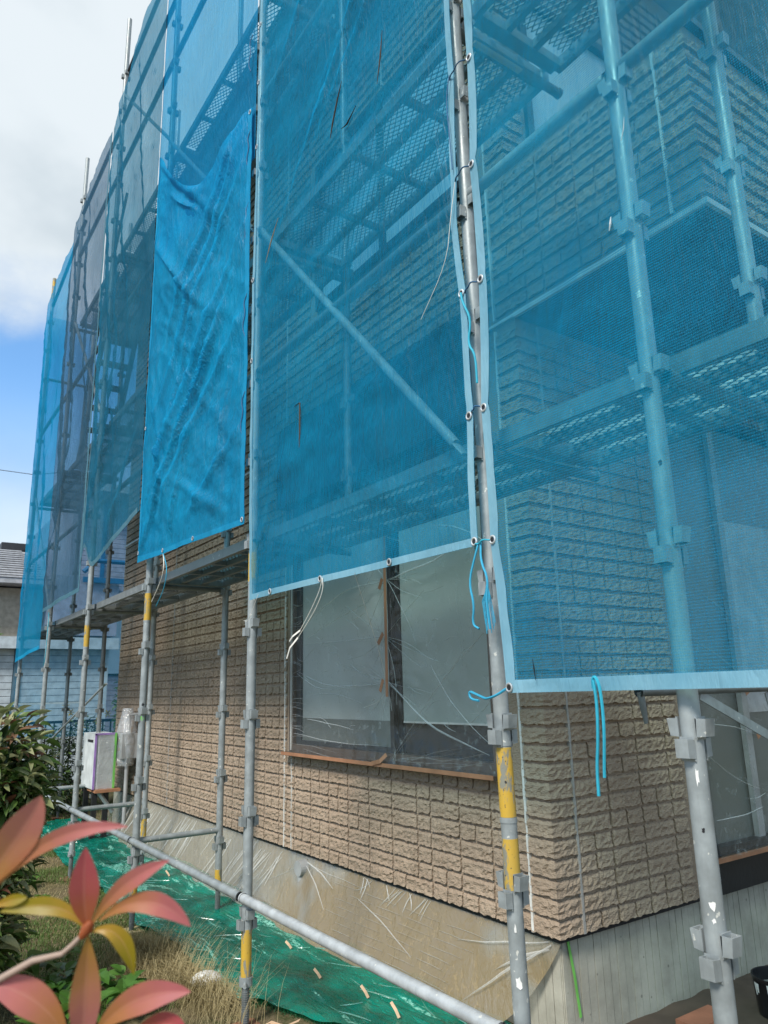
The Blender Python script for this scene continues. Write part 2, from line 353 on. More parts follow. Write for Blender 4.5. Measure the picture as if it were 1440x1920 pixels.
# ------------------------------------------------------------------ house
XW, YW = .95, .71            # front planes of the siding: left face x = XW, right face y = YW
house = thing('house', 'house with beige brick-pattern siding behind the scaffolding and blue mesh sheets', 'house', (3.2, 4.2, -G))
def box_part(name, x0, x1, y0, y1, z0, z1, mat, parent=None, label=None):
    return part(name, MB().box(x0, x1, y0, y1, z0, z1), mat, parent or house, label=label)
BK = .015                     # backing plane sits this far behind the brick faces
YE = 7.87; XE = 5.6; PITCH = .0805; Z0 = -.98
ZS = 1.96                     # balcony soffit height; siding continues above it
# backing walls, in pieces round the openings
wl = [ # left face pieces: y0,y1,z0,z1
    (YW+BK, 1.0, -.98, 5.05), (3.2, YE, -.98, 5.05), (1.0, 3.2, -.98, -.33), (1.0, 3.2, 1.45, 2.95), (1.0, 1.002, 0, .001), (2.8, 3.2, 2.95, 4.25), (1.0, 3.2, 4.25, 5.05)]
for y0, y1, z0, z1 in wl:
    if z1-z0 > .01: box_part('wall', XW+BK, XW+BK+.10, y0, y1, z0, z1, 'siding')
for x0, x1, z0, z1 in [(XW+BK+.10, 2.05, -.98, ZS), (2.05, 4.6, 1.72, ZS), (4.6, XE, -.98, ZS), (XW+BK+.10, 1.16, ZS, 5.05), (1.16, 3.0, 4.2, 5.05), (3.0, XE, ZS, 5.05)]:
    box_part('wall', x0, x1, YW+BK, YW+BK+.10, z0, z1, 'siding')
box_part('wall', XW+BK+.10, XE, YE-.1, YE, -.98, 5.05, 'siding')
box_part('wall', XE-.1, XE, YW+BK+.1, YE-.1, -.98, 5.05, 'siding')
# dark room liners so that openings do not look into daylight
box_part('floor', XW+.12, XE-.1, YW+.12, YE-.1, ZS+.02, ZS+.14, 'soffit')
# balcony with siding parapet
YB = -.38; ZB = 2.85
box_part('balcony_parapet', XW+BK, XW+.13, YB+BK, YW+BK, ZS+.004, ZB, 'siding')
box_part('balcony_parapet', XW+.13, 4.6, YB+BK, YB+.13, ZS+.004, ZB, 'siding')
box_part('balcony_parapet', 4.48, 4.6, YB+.13, YW+BK, ZS+.004, ZB, 'siding')
part('parapet_cap', MB().box(XW-.02, XW+.15, YB-.02, YW+.005, ZB, ZB+.035).box(XW+.15, 4.62, YB-.02, YB+.15, ZB, ZB+.035), 'frame_bronze', house)
part('soffit', MB().box(XW+.012, 4.58, YB+.012, YW+.008, ZS-.012, ZS+.003), 'soffit', house)
part('soffit_trim', MB().box(XW-.006, XW+.012, YB-.006, YW+.006, ZS-.014, ZS+.012).box(XW+.012, 4.58, YB-.006, YB+.012, ZS-.014, ZS+.012), 'caulk_white', house)
box_part('balcony_floor', XW+.13, 4.48, YB+.13, YW+.01, ZS+.01, ZS+.12, 'soffit')
# roof: low hip with deep eave, fascia and gable board
rf = MB()
x0, x1, y0, y1 = .52, 6.0, .15, 8.35
rf.add([(x0,y0,5.08),(x1,y0,5.08),(x1,y1,5.08),(x0,y1,5.08),(x0,y0,5.26),(x1,y0,5.26),(x1,y1,5.26),(x0,y1,5.26),(3.2,2.4,6.35),(3.2,6.4,6.35)],
       [(0,3,2,1),(0,1,5,4),(1,2,6,5),(2,3,7,6),(3,0,4,7),(4,5,8),(5,6,9,8),(6,7,9),(7,4,8,9)])
roof = part('roof', rf, 'roof_slate', house)
part('gutter', MB().sweep([(x0-.04, y0, 5.2), (x0-.04, y1, 5.2)], .05, 10), 'frame_bronze', roof)
# foundation with board-marked ribs
box_part('foundation', XW+.055, XE, YW+.055, YE, -G-.1, -.981, 'concrete')
fm = MB()
def ribs(along, a0, a1, plane, zt=-.985):
    x = a0; i = 0
    while x < a1:
        w = .0475; d = .0045 + .004*random.random()
        if along == 'y': fm.box(plane-d, plane+.001, x, x+w, -G-.08, zt)
        else: fm.box(x, x+w, plane-d, plane+.001, -G-.08, zt)
        x += .0505; i += 1
ribs('x', XW+.06, 4.9, YW+.055); ribs('y', YW+.06, YE, XW+.055)
fo = part('foundation_rib', fm, 'concrete', house); fo['kind'] = 'stuff'
part('drip_flashing', MB().box(XW+.02, XW+.056, YW+.02, YE, -.998, -.981).box(XW+.056, 2.05, YW+.02, YW+.056, -.998, -.981), 'steel_black', house)

# ---- siding bricks
def brick_mesh(L, nu, H=.0635, depth=.0185, nv=5, corner=False, name='brick'):
    seeds = [(random.uniform(0, L), random.uniform(0, H), random.uniform(.45, 1.0), random.uniform(-9, 9), random.uniform(-9, 9)) for _ in range(max(5, int(L*420)))]
    def dep(s, z):
        b = min(seeds, key=lambda q: ((q[0]-s)*.8)**2+((q[1]-z)*1.5)**2)
        return depth*b[2] + (s-b[0])*b[3]*.010 + (z-b[1])*b[4]*.010
    vs = []; fs = []
    def P(s, z, d):
        if not corner: return (s, -d, z)
        h = L/2                     # fold at s = h; left part runs along +y, right part along +x
        return (-d, (h-s), z) if s < h else ((s-h), -d, z)
    for j in range(nv+1):
        for i in range(nu+1):
            s = L*i/nu; z = H*j/nv; e = (i in (0, nu)) or (j in (0, nv))
            if e:
                js, jz = random.uniform(-.0028, .0028), random.uniform(-.0045, .0035)
                vs.append([s+(js if i in (0, nu) else 0), z+(jz if j in (0, nv) else 0), depth*(.92 if j == 0 else .28 if j == nv else .62)])
            else:
                k = s+random.uniform(-.003, .003) if not (corner and abs(s-L/2) < 1e-4) else s
                vs.append([k, z+random.uniform(-.003, .003), max(.003, dep(s, z))])
    n = (nu+1)*(nv+1)
    out = []
    for s, z, d in vs:
        if corner and abs(s-L/2) < 1e-4: out.append((-d, -d, z))
        else: out.append(P(s, z, d))
    fs = [(j*(nu+1)+i, j*(nu+1)+i+1, (j+1)*(nu+1)+i+1, (j+1)*(nu+1)+i) for j in range(nv) for i in range(nu)]
    ring = [i for i in range(nu+1)] + [(j+1)*(nu+1)-1 for j in range(1, nv+1)] + [nv*(nu+1)+i for i in range(nu-1, -1, -1)] + [j*(nu+1) for j in range(nv-1, 0, -1)]
    for q in ring:
        s, z, d = vs[q]; out.append(P(s, z, -.001) if not (corner and abs(s-L/2) < 1e-4) else (.001, .001, z))
    m = len(ring)
    for k in range(m): fs.append((n+k, n+(k+1) % m, ring[(k+1) % m], ring[k]))
    me = bpy.data.meshes.new(name); me.from_pydata(out, [], fs); me.materials.append(MAT['siding']); me.update(); return me
VAR = {}
for key, L, nu in (('l', .227, 15), ('s', .108, 7)): VAR[key] = [brick_mesh(L, nu) for _ in range(9)]
VAR['c'] = [brick_mesh(.31, 20, corner=True) for _ in range(7)]
MARR = {}
for k, ms in VAR.items():
    MARR[k] = []
    for me in ms:
        co = np.zeros(len(me.vertices)*3); me.vertices.foreach_get('co', co)
        MARR[k].append((co.reshape(-1, 3), [tuple(p.vertices) for p in me.polygons]))
LEN = {'l': .24, 's': .12, 'm': .18, 'n': .15}
bricks = []      # (face, s_world, z, key): face 'L' s = y of the brick's high-y end ; 'R' s = x of its low-x end
def free(s0, s1, z0, z1, holes):
    return not any(s1 > a+.02 and s0 < b-.02 and z1 > c+.025 and z0 < d-.02 for a, b, c, d in holes)
def cells(start, end):
    out = []; s = start; pat = [.24, .24, .24, .36, .24, .24, .24, .24]; i = 0
    while s < end-.1: w = pat[i % 8]; out.append((s, w)); s += w; i += 1
    return out
def lay(face, s_start, s_end, z0, z1, holes, joints=()):
    cl = cells(s_start, s_end); row = 0; z = z0
    while z+.07 <= z1+.01:
        for ci, (s, w) in enumerate(cl):
            r = random.random()
            if w > .3: ks = ('l', 's') if r < .5 else ('s', 'l')
            else: ks = ('l',) if ((row*2+ci*3) % 5 in (0, 2, 4)) ^ (r < .16) else ('s', 's')
            q = s
            for k in ks:
                a, b = q, q+LEN[k]; q = b
                if b > s_end+.03:
                    if a+.12 <= s_end+.05 and k == 'l' and free(a, a+.12, z, z+.07, holes): bricks.append((face, a+.12 if face == 'L' or face == 'A' else a, z, 's'))
                    continue
                if any(a+.02 < jt < b-.02 for jt in joints):
                    continue
                if free(a, b, z, z+.07, holes): bricks.append((face, b if face in 'LA' else a, z, k))
                elif k == 'l':
                    for a2 in (a, a+.12):
                        if free(a2, a2+.12, z, z+.07, holes): bricks.append((face, a2+.12 if face in 'LA' else a2, z, 's'))
        z += PITCH; row += 1
holesL = [(.93, 3.26, -.36, 2.10), (.93, 2.87, 2.9, 4.3)]
lay('L', .87, YE, Z0+.005, 5.02, holesL)
lay('R', 1.11, 5.5, Z0+.005, ZS-.02, [(2.03, 4.66, -1.2, 1.78)])
lay('R', 1.11, 5.5, ZS+.98, 5.0, [(1.10, 3.05, 0, 4.25)])
zb_ = Z0+.005+PITCH*37
lay('B', .95+.16, 4.5, zb_, ZB-.03, [])                      # balcony front, plane y = YB
lay('A', YB+.16, YW+.12, zb_, ZB-.03, [])                     # balcony side, plane x = XW
def place(face, s, z):
    if face in 'LA': return Vector((XW+BK, s-.0065, z+G)), -math.pi/2
    return Vector((s+.0065, (YW if face == 'R' else YB)+BK, z+G)), 0.
corners = []
z = Z0+.005
while z < 5.0:
    if z < ZS-.08 or z > ZB: corners.append((XW+BK, YW+BK, z))
    z += PITCH
z = zb_
while z < ZB-.08: corners.append((XW+BK, YB+BK, z)); z += PITCH
camp = Vector(camo.matrix_world.translation)
items = []
for f_, s, z, k in bricks:
    loc, rot = place(f_, s, z); items.append((( loc-camp).length, loc, rot, k))
for x, y, z in corners: items.append(((Vector((x, y, z+G))-camp).length, Vector((x, y, z+G)), 0., 'c'))
items.sort(key=lambda q: q[0])
# nearest three hundred of them that face the street side corner are single parts
near = [q for q in items if q[1].x < 2.1 and q[1].z < G+.2][:150]
ids = set(id(q) for q in near)
for q in items:
    if len(ids) >= 300: break
    if q[1].z < G+2.9: ids.add(id(q))
hb = abs_loc(house); jv = []; jf = []; off = 0
for q in items:
    _, loc, rot, k = q; vi = random.randrange(len(VAR[k]))
    if k == 'c': loc = loc + Vector((0, 0, 0))
    if id(q) in ids: link('brick', VAR[k][vi], house, loc-hb, (0, 0, rot))
    else:
        co, fs = MARR[k][vi]; c, s_ = math.cos(rot), math.sin(rot)
        jv.append(co @ np.array([[c, s_, 0], [-s_, c, 0], [0, 0, 1]]) + np.array(loc-hb)); jf += [tuple(i+off for i in f) for f in fs]; off += len(co)
me = bpy.data.meshes.new('brick_courses'); me.from_pydata(np.vstack(jv).tolist(), [], jf); me.materials.append(MAT['siding']); me.update()
o = link('brick_courses', me, house); o['kind'] = 'stuff'
# ---- joint strips
def joint(name, pts, w, mat, plane):
    m = MB()
    for i in range(len(pts)-1):
        (a, z0), (b, z1) = pts[i], pts[i+1]; n_ = max(1, int(abs(z1-z0)/.05))
        for k in range(n_):
            t0, t1 = k/n_, (k+1)/n_; j0, j1 = (random.uniform(-.0015, .0015) for _ in '12')
            ya, yb, za, zb = a+(b-a)*t0+j0, a+(b-a)*t1+j0, z0+(z1-z0)*t0, z0+(z1-z0)*t1; hw = w/2*random.uniform(.75, 1.25)
            if plane == 'L': m.box(XW-.001-random.random()*.002, XW+BK+.001, ya-hw, ya+hw, za, zb-.001)
            else: m.box(ya-hw, ya+hw, YW-.001-random.random()*.002, YW+BK+.001, za, zb-.001)
    part(name, m, mat, house)
joint('joint_strip', [(3.295, -.98), (3.295, 1.75)], .012, 'caulk_white', 'L'); joint('joint_strip', [(3.185, -.98), (3.185, -.36)], .008, 'caulk_white', 'L')
joint('joint_strip', [(5.83, -.98), (5.83, 5.0)], .008, 'caulk_grey', 'L'); joint('joint_strip', [(.868, -.98), (.868, 1.93)], .012, 'caulk_white', 'L')
joint('joint_strip', [(1.108, -.98), (1.108, 1.93)], .012, 'caulk_grey', 'R'); joint('joint_strip', [(3.295, 2.2), (3.295, 5.0)], .010, 'caulk_white', 'L')
joint('joint_strip', [(.868, 1.99), (.868, 5.0)], .012, 'caulk_white', 'L'); joint('joint_strip', [(1.85, 4.3), (1.85, 5.0)], .01, 'caulk_white', 'L')
joint('joint_strip', [(-.225, 1.99), (-.225, 2.82)], .012, 'caulk_white', 'L')
part('joint_strip', MB().box(XW-.002, XW+BK+.002, YB+.14, YE, ZS-.006+.0, ZS+.012), 'caulk_white', house)
# ---- left ground window
XF = XW-.012
w = part('window', MB().box(XF, XW+.06, 3.14, 3.2, -.33, 1.45).box(XF, XW+.06, 1.0, 1.05, -.33, 1.45).box(XF, XW+.06, 1.05, 3.14, 1.40, 1.45).box(XF, XW+.06, 1.05, 3.14, -.33, -.28), 'frame_brown', house)
part('mullion', MB().box(XW+.005, XW+.035, 1.905, 1.945, -.28, 1.40).box(XW+.036, XW+.06, 1.87, 1.904, -.28, 1.40), 'frame_bronze', w)
part('side_strip', MB().box(XF-.008, XF+.01, 3.155, 3.168, -.32, 1.45), 'caulk_white', w)
part('sash', MB().box(XW+.015, XW+.045, 3.07, 3.14, -.28, 1.40).box(XW+.015, XW+.045, 1.945, 3.07, -.28, -.25), 'box_bronze', w)
part('pane', MB().box(XW+.03, XW+.036, 1.945, 3.07, -.25, 1.40), 'frosted_pane', w)
part('blind_shadow', MB().box(XW+.027, XW+.029, 1.945, 3.07, -.25, -.10), 'dull_pane', w)  # dull strip that paints the blind's shadow low on the pane
part('pane', MB().box(XW+.045, XW+.051, 1.05, 1.86, -.28, 1.40), 'dark_glass', w)
part('roller_blind', MB().box(XW+.040, XW+.0435, 1.05, 1.855, -.10, 1.40), 'blind_green', w)
part('blind_rail', MB().box(XW+.037, XW+.040, 1.05, 1.855, -.109, -.099), 'caulk_white', w)
part('sill', MB().box(XW-.07, XW+.0, .985, 3.215, -.352, -.331), 'frame_brown', house)
sb = part('dark_box', MB().box(XW-.10, XW+.09, .96, 3.26, 1.452, 2.07), 'box_bronze', house)  # plain dark box standing in for the dark band above the window
# ---- upper windows
w = part('window', MB().box(XF, XW+.06, 2.75, 2.8, 2.95, 4.25).box(XF, XW+.06, 1.0, 1.05, 2.95, 4.25).box(XF, XW+.06, 1.05, 2.75, 4.2, 4.25).box(XF, XW+.06, 1.05, 2.75, 2.95, 3.0).box(XW+.0, XW+.05, 1.88, 1.93, 3.0, 4.2), 'frame_bronze', house)
part('pane', MB().box(XW+.03, XW+.036, 1.93, 2.75, 3.0, 4.2), 'pale_pane', w); part('pane', MB().box(XW+.03, XW+.036, 1.05, 1.88, 3.0, 4.2), 'pale_pane', w)
w = part('window', MB().box(1.16, 1.21, YW-.012, YW+.06, 2.08, 4.2).box(2.95, 3.0, YW-.012, YW+.06, 2.08, 4.2).box(1.21, 2.95, YW-.012, YW+.06, 4.15, 4.2).box(2.05, 2.1, YW, YW+.05, 2.08, 4.15), 'frame_bronze', house)
part('pane', MB().box(1.21, 2.05, YW+.03, YW+.036, 2.08, 4.15), 'pale_pane', w); part('pane', MB().box(2.1, 2.95, YW+.03, YW+.036, 2.08, 4.15), 'pale_pane', w)
# ---- right ground window (sliding doors)
w = part('window', MB().box(2.05, 2.11, YW-.03, YW+.06, -.80, 1.72).box(4.54, 4.6, YW-.03, YW+.06, -.80, 1.72).box(2.11, 4.54, YW-.03, YW+.06, 1.66, 1.72).box(2.11, 4.54, YW-.03, YW+.06, -.80, -.76), 'box_bronze', house)
part('pane', MB().box(2.11, 3.3, YW+.03, YW+.036, -.76, 1.66), 'dull_pane', w); part('pane', MB().box(3.3, 4.54, YW+.045, YW+.051, -.76, 1.66), 'dull_pane', w)
part('mullion', MB().box(2.56, 2.62, YW-.01, YW+.02, -.76, 1.66), 'meter_grey', w)
part('curtain', MB().box(2.66, 3.3, YW+.022, YW+.028, -.1, 1.05), 'curtain', w)
part('base_panel', MB().box(2.02, 4.62, YW-.02, YW+.05, -.985, -.83), 'house_black', house)
part('sill', MB().box(2.03, 4.62, YW-.05, YW+.0, -.829, -.802), 'frame_brown', house)
# vent cap on the foundation with its drain pipe
vent = thing('drain_pipe', 'grey drain pipe with round cap standing against the concrete foundation behind clear film', 'pipe', (.93, 3.0, -G))
part('pipe', MB().tube((.93, 2.99, -G), (.93, 2.99, -1.06), .028, 14), 'meter_grey', vent, True)
part('cap', MB().tube((.90, 2.99, -1.065), (.96, 2.99, -1.065), .05, 20), 'meter_grey', vent)

# ------------------------------------------------------------------ scaffold
YP = [8.97, 7.2, 5.4, 3.6, 1.8, 0., -.67]
LV = .455
def coupler_mesh():
    m = MB(); t = .004; w = .019; d0 = .022; d1 = .051; h = .042
    for k, (dx, dy) in enumerate(((0, -1), (0, 1), (-1, 0), (1, 0))):
        z0 = -.045 if k < 2 else -.092
        def q(a, b, c0, c1, z1, z2):      # a..b along the outward direction, c0..c1 sideways
            if dx: m.box(min(a*dx, b*dx), max(a*dx, b*dx), c0, c1, z1, z2)
            else: m.box(c0, c1, min(a*dy, b*dy), max(a*dy, b*dy), z1, z2)
        q(d1-t, d1, -w, w, z0, z0+h); q(d0, d1-t, -w, -w+t, z0, z0+h); q(d0, d1-t, w-t, w, z0, z0+h); q(.023, .027, -w, w, z0-.006, z0+h+.004)
    for i_, (x_, y_, z_) in enumerate(m.v):
        r_ = math.hypot(x_, y_); low = z_ < -.02 and ((z_+.045) < .001 if z_ > -.06 else (z_+.092) < .001)
        if low and r_ > .03: m.v[i_] = (x_*.90, y_*.90, z_+.002)
    return m
CPL = coupler_mesh().mesh('coupler', 'galvanised'); CPLD = coupler_mesh().mesh('coupler', 'galvanised_dark')
def post(name, label, x, y, zb, zt, levels, bands=(), lean=(0, 0), jack=None, mat='galvanised', plate='rust', group=None, joints=(), capm=None):
    p = thing(name, label, 'scaffold post', (x, y, zb if jack is None else -G), group)
    def at(z): return (x+lean[0]*z, y+lean[1]*z, z)
    cuts = sorted([zb, zt])
    part('tube', MB().tube(at(zb), at(zt), .0243, 20), mat, p, True)
    for o_ in p.children: 
        for pl in o_.data.polygons: pl.use_smooth = abs(pl.normal.z) < .5
    for k in levels:
        z = k*LV; a = at(z); bl = abs_loc(p); link('coupler', CPLD if mat == 'galvanised_dark' else CPL, p, Vector((a[0], a[1], z+G))-bl)
    for z0, z1 in bands: part('yellow_band', MB().tube(at(z0), at(z1), .0249, 20), 'yellow_paint', p, True)
    for z in joints: part('joint_ring', MB().tube(at(z-.006), at(z+.006), .0262, 20), mat, p, True)
    if jack is not None:
        m = MB(); a = at(jack); zg = -G+.012
        m.tube((a[0], a[1], zg), (a[0], a[1], jack+.02), .0150, 12)
        z = zg+.02
        while z < jack-.01: m.tube((a[0], a[1], z), (a[0], a[1], z+.0045), .0185, 12); z += .0095
        part('jack_screw', m, 'galvanised_dark', p)
        m = MB(); m.tube((a[0], a[1], jack-.018), (a[0], a[1], jack+.018), .031, 16); m.tube((a[0]-.03, a[1]-.055, jack-.006), (a[0]+.03, a[1]+.055, jack+.006), .0085, 8)
        part('jack_nut', m, 'galvanised', p)
        part('base_plate', MB().box(a[0]-.07, a[0]+.07, a[1]-.07, a[1]+.07, -G+.004, -G+.012), plate, p)
    return p
G1 = 'scaffold posts along the outer row'; G2 = 'scaffold posts along the inner row'
post('scaffold_post', 'thick galvanised scaffold post nearest the camera, paint-splashed, in front of the concrete base', 0, -.67, -G, 7.2, range(-2, 15), group=G1)
post('scaffold_post', 'galvanised scaffold post at the gap of the two front sheets, with worn yellow paint below', .025, 0, -G, 7.4, range(-2, 16), bands=((-.30, -.10), (-.50, -.36)), lean=(-.012, 0), group=G1, joints=(-.31, -.09))
post('scaffold_post', 'galvanised scaffold post with yellow foot and bare screw jack left of the taped window', 0, 1.8, -1.21, 8, range(-2, 17), bands=((-1.20, -1.0), (.64, .90)), jack=-1.22, group=G1, joints=(.64,))
post('scaffold_post', 'scaffold post with yellow band below the bright sheet, in front of the wrapped meter', 0, 3.6, -1.21, 8, range(-2, 17), bands=((.60, .80), (-1.2, -1.1)), jack=-1.22, plate='wood_pale', group=G1, joints=(.6,))
post('scaffold_post', 'scaffold post with yellow band standing in front of the white boxed unit', 0, 5.4, -1.21, 7.55, range(-2, 16), bands=((.52, .72),), jack=-1.22, group=G1, joints=(.52,))
post('scaffold_post', 'slim grey scaffold post beside the bush, its bare tip rising above the sheets', 0, 7.2, -1.21, 6.95, range(-2, 15), jack=-1.22, group=G1)
post('scaffold_post', 'last scaffold post at the far corner with yellow painted tip', 0, 8.97, -1.21, 6.1, range(-2, 13), bands=((5.75, 6.1),), jack=-1.22, group=G1)
post('scaffold_post', 'inner scaffold post behind the nearest sheet at upper right', .6, -.67, -G, 6.6, range(-2, 14), group=G2, lean=(.0, 0))
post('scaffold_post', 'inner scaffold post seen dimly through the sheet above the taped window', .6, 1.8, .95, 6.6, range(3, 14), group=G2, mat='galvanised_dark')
post('scaffold_post', 'inner scaffold post with yellow foot close to the brick wall on a wooden pad', .6, 3.62, -1.18, 6.6, range(-2, 14), bands=((-1.22, -1.13),), jack=-1.235, plate='wood_pale', group=G2)
post('scaffold_post', 'thin inner scaffold post with long yellow foot just right of the wrapped meter', .6, 5.38, -1.05, 6.6, range(-2, 14), bands=((-1.26, -1.0),), jack=-1.28, group=G2)
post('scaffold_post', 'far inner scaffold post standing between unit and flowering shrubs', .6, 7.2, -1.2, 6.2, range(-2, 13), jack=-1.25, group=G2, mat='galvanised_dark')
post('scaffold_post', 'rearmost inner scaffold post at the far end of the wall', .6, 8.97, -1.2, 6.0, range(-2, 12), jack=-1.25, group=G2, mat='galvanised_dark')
def mark(owner, x, y, z, w, h, mat, name):
    d = Vector((-1.61-x, -1.75-y, 0)).normalized(); m = MB(); vs = []
    a0 = math.atan2(d.y, d.x)
    for k in range(10):
        t = 2*math.pi*k/10; q = 1+.35*random.uniform(-1, 1); a = a0+w*q*math.cos(t)/.0247; vs.append((x+.0249*math.cos(a), y+.0249*math.sin(a), z+h*q*math.sin(t)))
    part(name, m.add(vs, [tuple(range(10))]), mat, owner)
_posts = {round(o.location.y, 2): o for o in COL.objects if o.get('category') == 'scaffold post' and o.location.x < .1}
for yy, xx, zz, w, h, mt, nm in [(-.67, 0, -.245, .0035, .005, 'steel_black', 'pin_hole'), (-.67, 0, -.13, .004, .018, 'paint_white', 'paint_splash'), (-.67, 0, -.40, .008, .010, 'paint_white', 'paint_splash'), (-.67, 0, -.43, .004, .006, 'paint_white', 'paint_splash'),
                                 (-.67, 0, .62, .004, .009, 'steel_black', 'dark_mark'), (0, .027, -.20, .0035, .004, 'steel_black', 'pin_hole'), (0, .03, -.60, .003, .012, 'paint_white', 'paint_splash'), (0, .031, -.74, .009, .016, 'paint_white', 'paint_splash'), (3.6, 0, .02, .009, .012, 'steel_black', 'dark_mark'), (3.6, 0, -.07, .012, .013, 'tape_green', 'paint_splash')]:
    mark(_posts[yy], xx, yy, zz, w, h, mt, nm)
# ledgers
bayname = ['the far end bay', 'the bay beside the bush', 'the bay with the boxed unit', 'the bay of the bright sheet', 'the taped window bay', 'the short corner bay']
def ledger(label, p0, p1, r=.0215, mat='galvanised', group='scaffold rails', ends=True, cat='scaffold rail'):
    p0, p1 = Vector(p0), Vector(p1); base = (p0+p1)/2; base.z = min(p0.z, p1.z)
    t = thing('scaffold_rail', label, cat, tuple(base), group); d = (p1-p0).normalized()
    m = MB(); m.sweep([p0, p1], r, 16, False); m.sweep([p0, p1], r-.003, 16, False)
    for e, s_ in ((p0, 1), (p1, -1)):
        m2 = MB(); m2.sweep([e, e+d*s_*.004], r, 16, True); 
    m.sweep([p0+d*.05, p0+d*.052], r-.002, 16, True); m.sweep([p1-d*.052, p1-d*.05], r-.002, 16, True)
    part('tube', m, mat, t, True)
    if ends:
        for e, s_ in ((p0, 1), (p1, -1)): part('end_collar', MB().sweep([e-d*s_*.001, e+d*s_*.012], r+.0028, 16, False).sweep([e+d*s_*.012, e-d*s_*.001], r-.001, 16, False), mat, t, True)
    return t
xo = -.028
for i in range(5):
    ya, yb = YP[i], YP[i+1]; bn = bayname[i]
    ledger(f'low foot rail running near the ground across {bn}' if i != 4 else 'thick shiny low rail running past the film-covered foundation toward the camera', (xo, ya-.01, -.862), (xo, yb+.02, -.862), mat='galvanised_bright' if i == 4 else 'galvanised')
ledger('short low rail at the near corner bay', (xo, -.01, -.862), (xo, -.66, -.862))
lv_rails = [(1.825, 'guard rail above the lowest walkway'), (3.65, 'guard rail above the middle walkway'), (5.5, 'guard rail above the top walkway')]
for z, nm in lv_rails:
    for i in range(6):
        if z > 5 and i == 0: continue
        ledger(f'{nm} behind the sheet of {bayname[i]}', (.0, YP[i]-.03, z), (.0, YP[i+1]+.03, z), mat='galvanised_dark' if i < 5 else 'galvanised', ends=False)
ledger('dark guard rail running from the nearest post toward the camera', (.0, -.70, 1.825), (.0, -2.3, 1.825), mat='galvanised_dark', ends=False)
ledger('dark top rail against the clouds over the bay with the boxed unit', (.02, 5.42, 6.82), (.02, 3.0, 6.88), mat='steel_black', ends=False)
ledger('dark rail along the sloping upper edge of the sheets', (.0, 7.2, 6.12), (.0, 3.5, 6.2), mat='steel_black', ends=False)
ledger('dark rail stub sticking out past the sheet top', (.0, 8.9, 5.62), (.0, 7.0, 5.9), mat='steel_black', ends=False)
# transverse tubes
for i, y in enumerate(YP[:6]):
    nm = ['far corner', 'bush-side', 'unit-side', 'bright-sheet', 'window-side', 'gap'][i]
    for z, l2 in ((.86, 'lowest'), (2.62, 'middle'), (4.52, 'top')):
        ledger(f'cross tube carrying the {l2} walkway at the {nm} post', (.02, y+.03, z), (.62, y+.03, z), r=.020, mat='galvanised_dark', group='cross tubes under the walkways', cat='scaffold tube')
    if i in (1, 2, 3): ledger(f'low cross tube joining outer and inner post at the {nm} post', (.02, y+.02, -.87), (.60, y+.02, -.87), r=.020, group='low cross tubes', cat='scaffold tube')
ledger('cross tube carrying the lowest walkway at the nearest post', (.02, -.70, .86), (.62, -.70, .86), r=.020, mat='galvanised_dark', group='cross tubes under the walkways', cat='scaffold tube')
# corner ledger at right with hanging wedge, flat braces in front of the right window
rg = ledger('dark tube before the right window with a wedge plate hanging at its end', (1.17, .35, .045), (3.4, .35, .045), mat='galvanised_dark', cat='scaffold tube')
part('wedge_plate', MB().sweep([(1.18, .35, .045), (1.19, .35, -.02), (1.20, .35, -.09)], [.022, .02, .012], 10, True, flat=.5), 'galvanised_dark', rg, True)
def flatbar(label, p0, p1, w=.03, t=.006, mat='galvanised'):
    p0, p1 = Vector(p0), Vector(p1); d = (p1-p0).normalized(); n_ = Vector((0, 1, 0)); s_ = d.cross(n_).normalized()*w/2; n_ = n_*t/2
    m = MB().add([p0-s_-n_, p0+s_-n_, p0+s_+n_, p0-s_+n_, p1-s_-n_, p1+s_-n_, p1+s_+n_, p1-s_+n_], [(0,1,2,3),(7,6,5,4),(0,4,5,1),(1,5,6,2),(2,6,7,3),(3,7,4,0)])
    c = (p0+p1)/2; c.z = min(p0.z, p1.z); return solo('brace_bar', m, mat, label, 'brace', tuple(c))
flatbar('flat steel brace slanting across the film of the right window', (1.62, .35, .02), (2.45, .35, -.30), .045)
flatbar('upright steel bar standing before the film of the right window', (2.30, .36, -.30), (2.22, .36, .02), .04)
# braces
def brace(label, p0, p1, r=.0165, mat='galvanised'):
    p0, p1 = Vector(p0), Vector(p1); c = (p0+p1)/2; c.z = min(p0.z, p1.z); d = (p1-p0).normalized()
    t = thing('diagonal_brace', label, 'brace', tuple(c), 'diagonal braces')
    part('tube', MB().sweep([p0+d*.05, p1-d*.05], r, 14, True), mat, t, True)
    for e, s_ in ((p0, 1), (p1, -1)): part('flat_end', MB().sweep([e-d*s_*.02, e+d*s_*.02, e+d*s_*.07], [.017, .02, r], 12, True, flat=.35), mat, t, True)
brace('long diagonal brace pressing through the sheet above the taped window', (-.008, 1.80, 2.76), (-.008, .08, .87), .019)
brace('diagonal brace pressing through the bright wrinkled sheet', (-.008, 3.62, 4.66), (-.008, 1.84, 2.75))
brace('diagonal brace high behind the teal sheet', (.01, 5.42, 6.55), (.01, 3.62, 4.66))
brace('diagonal brace behind the grey sheet', (.01, 7.2, 4.6), (.01, 5.42, 2.75)); brace('diagonal brace in the far end bay', (.01, 8.95, 2.75), (.01, 7.2, .9))
brace('thin slanting rod between bush and siding above the flowering shrub', (.30, 8.57, -.50), (.30, 5.83, .20), .011)
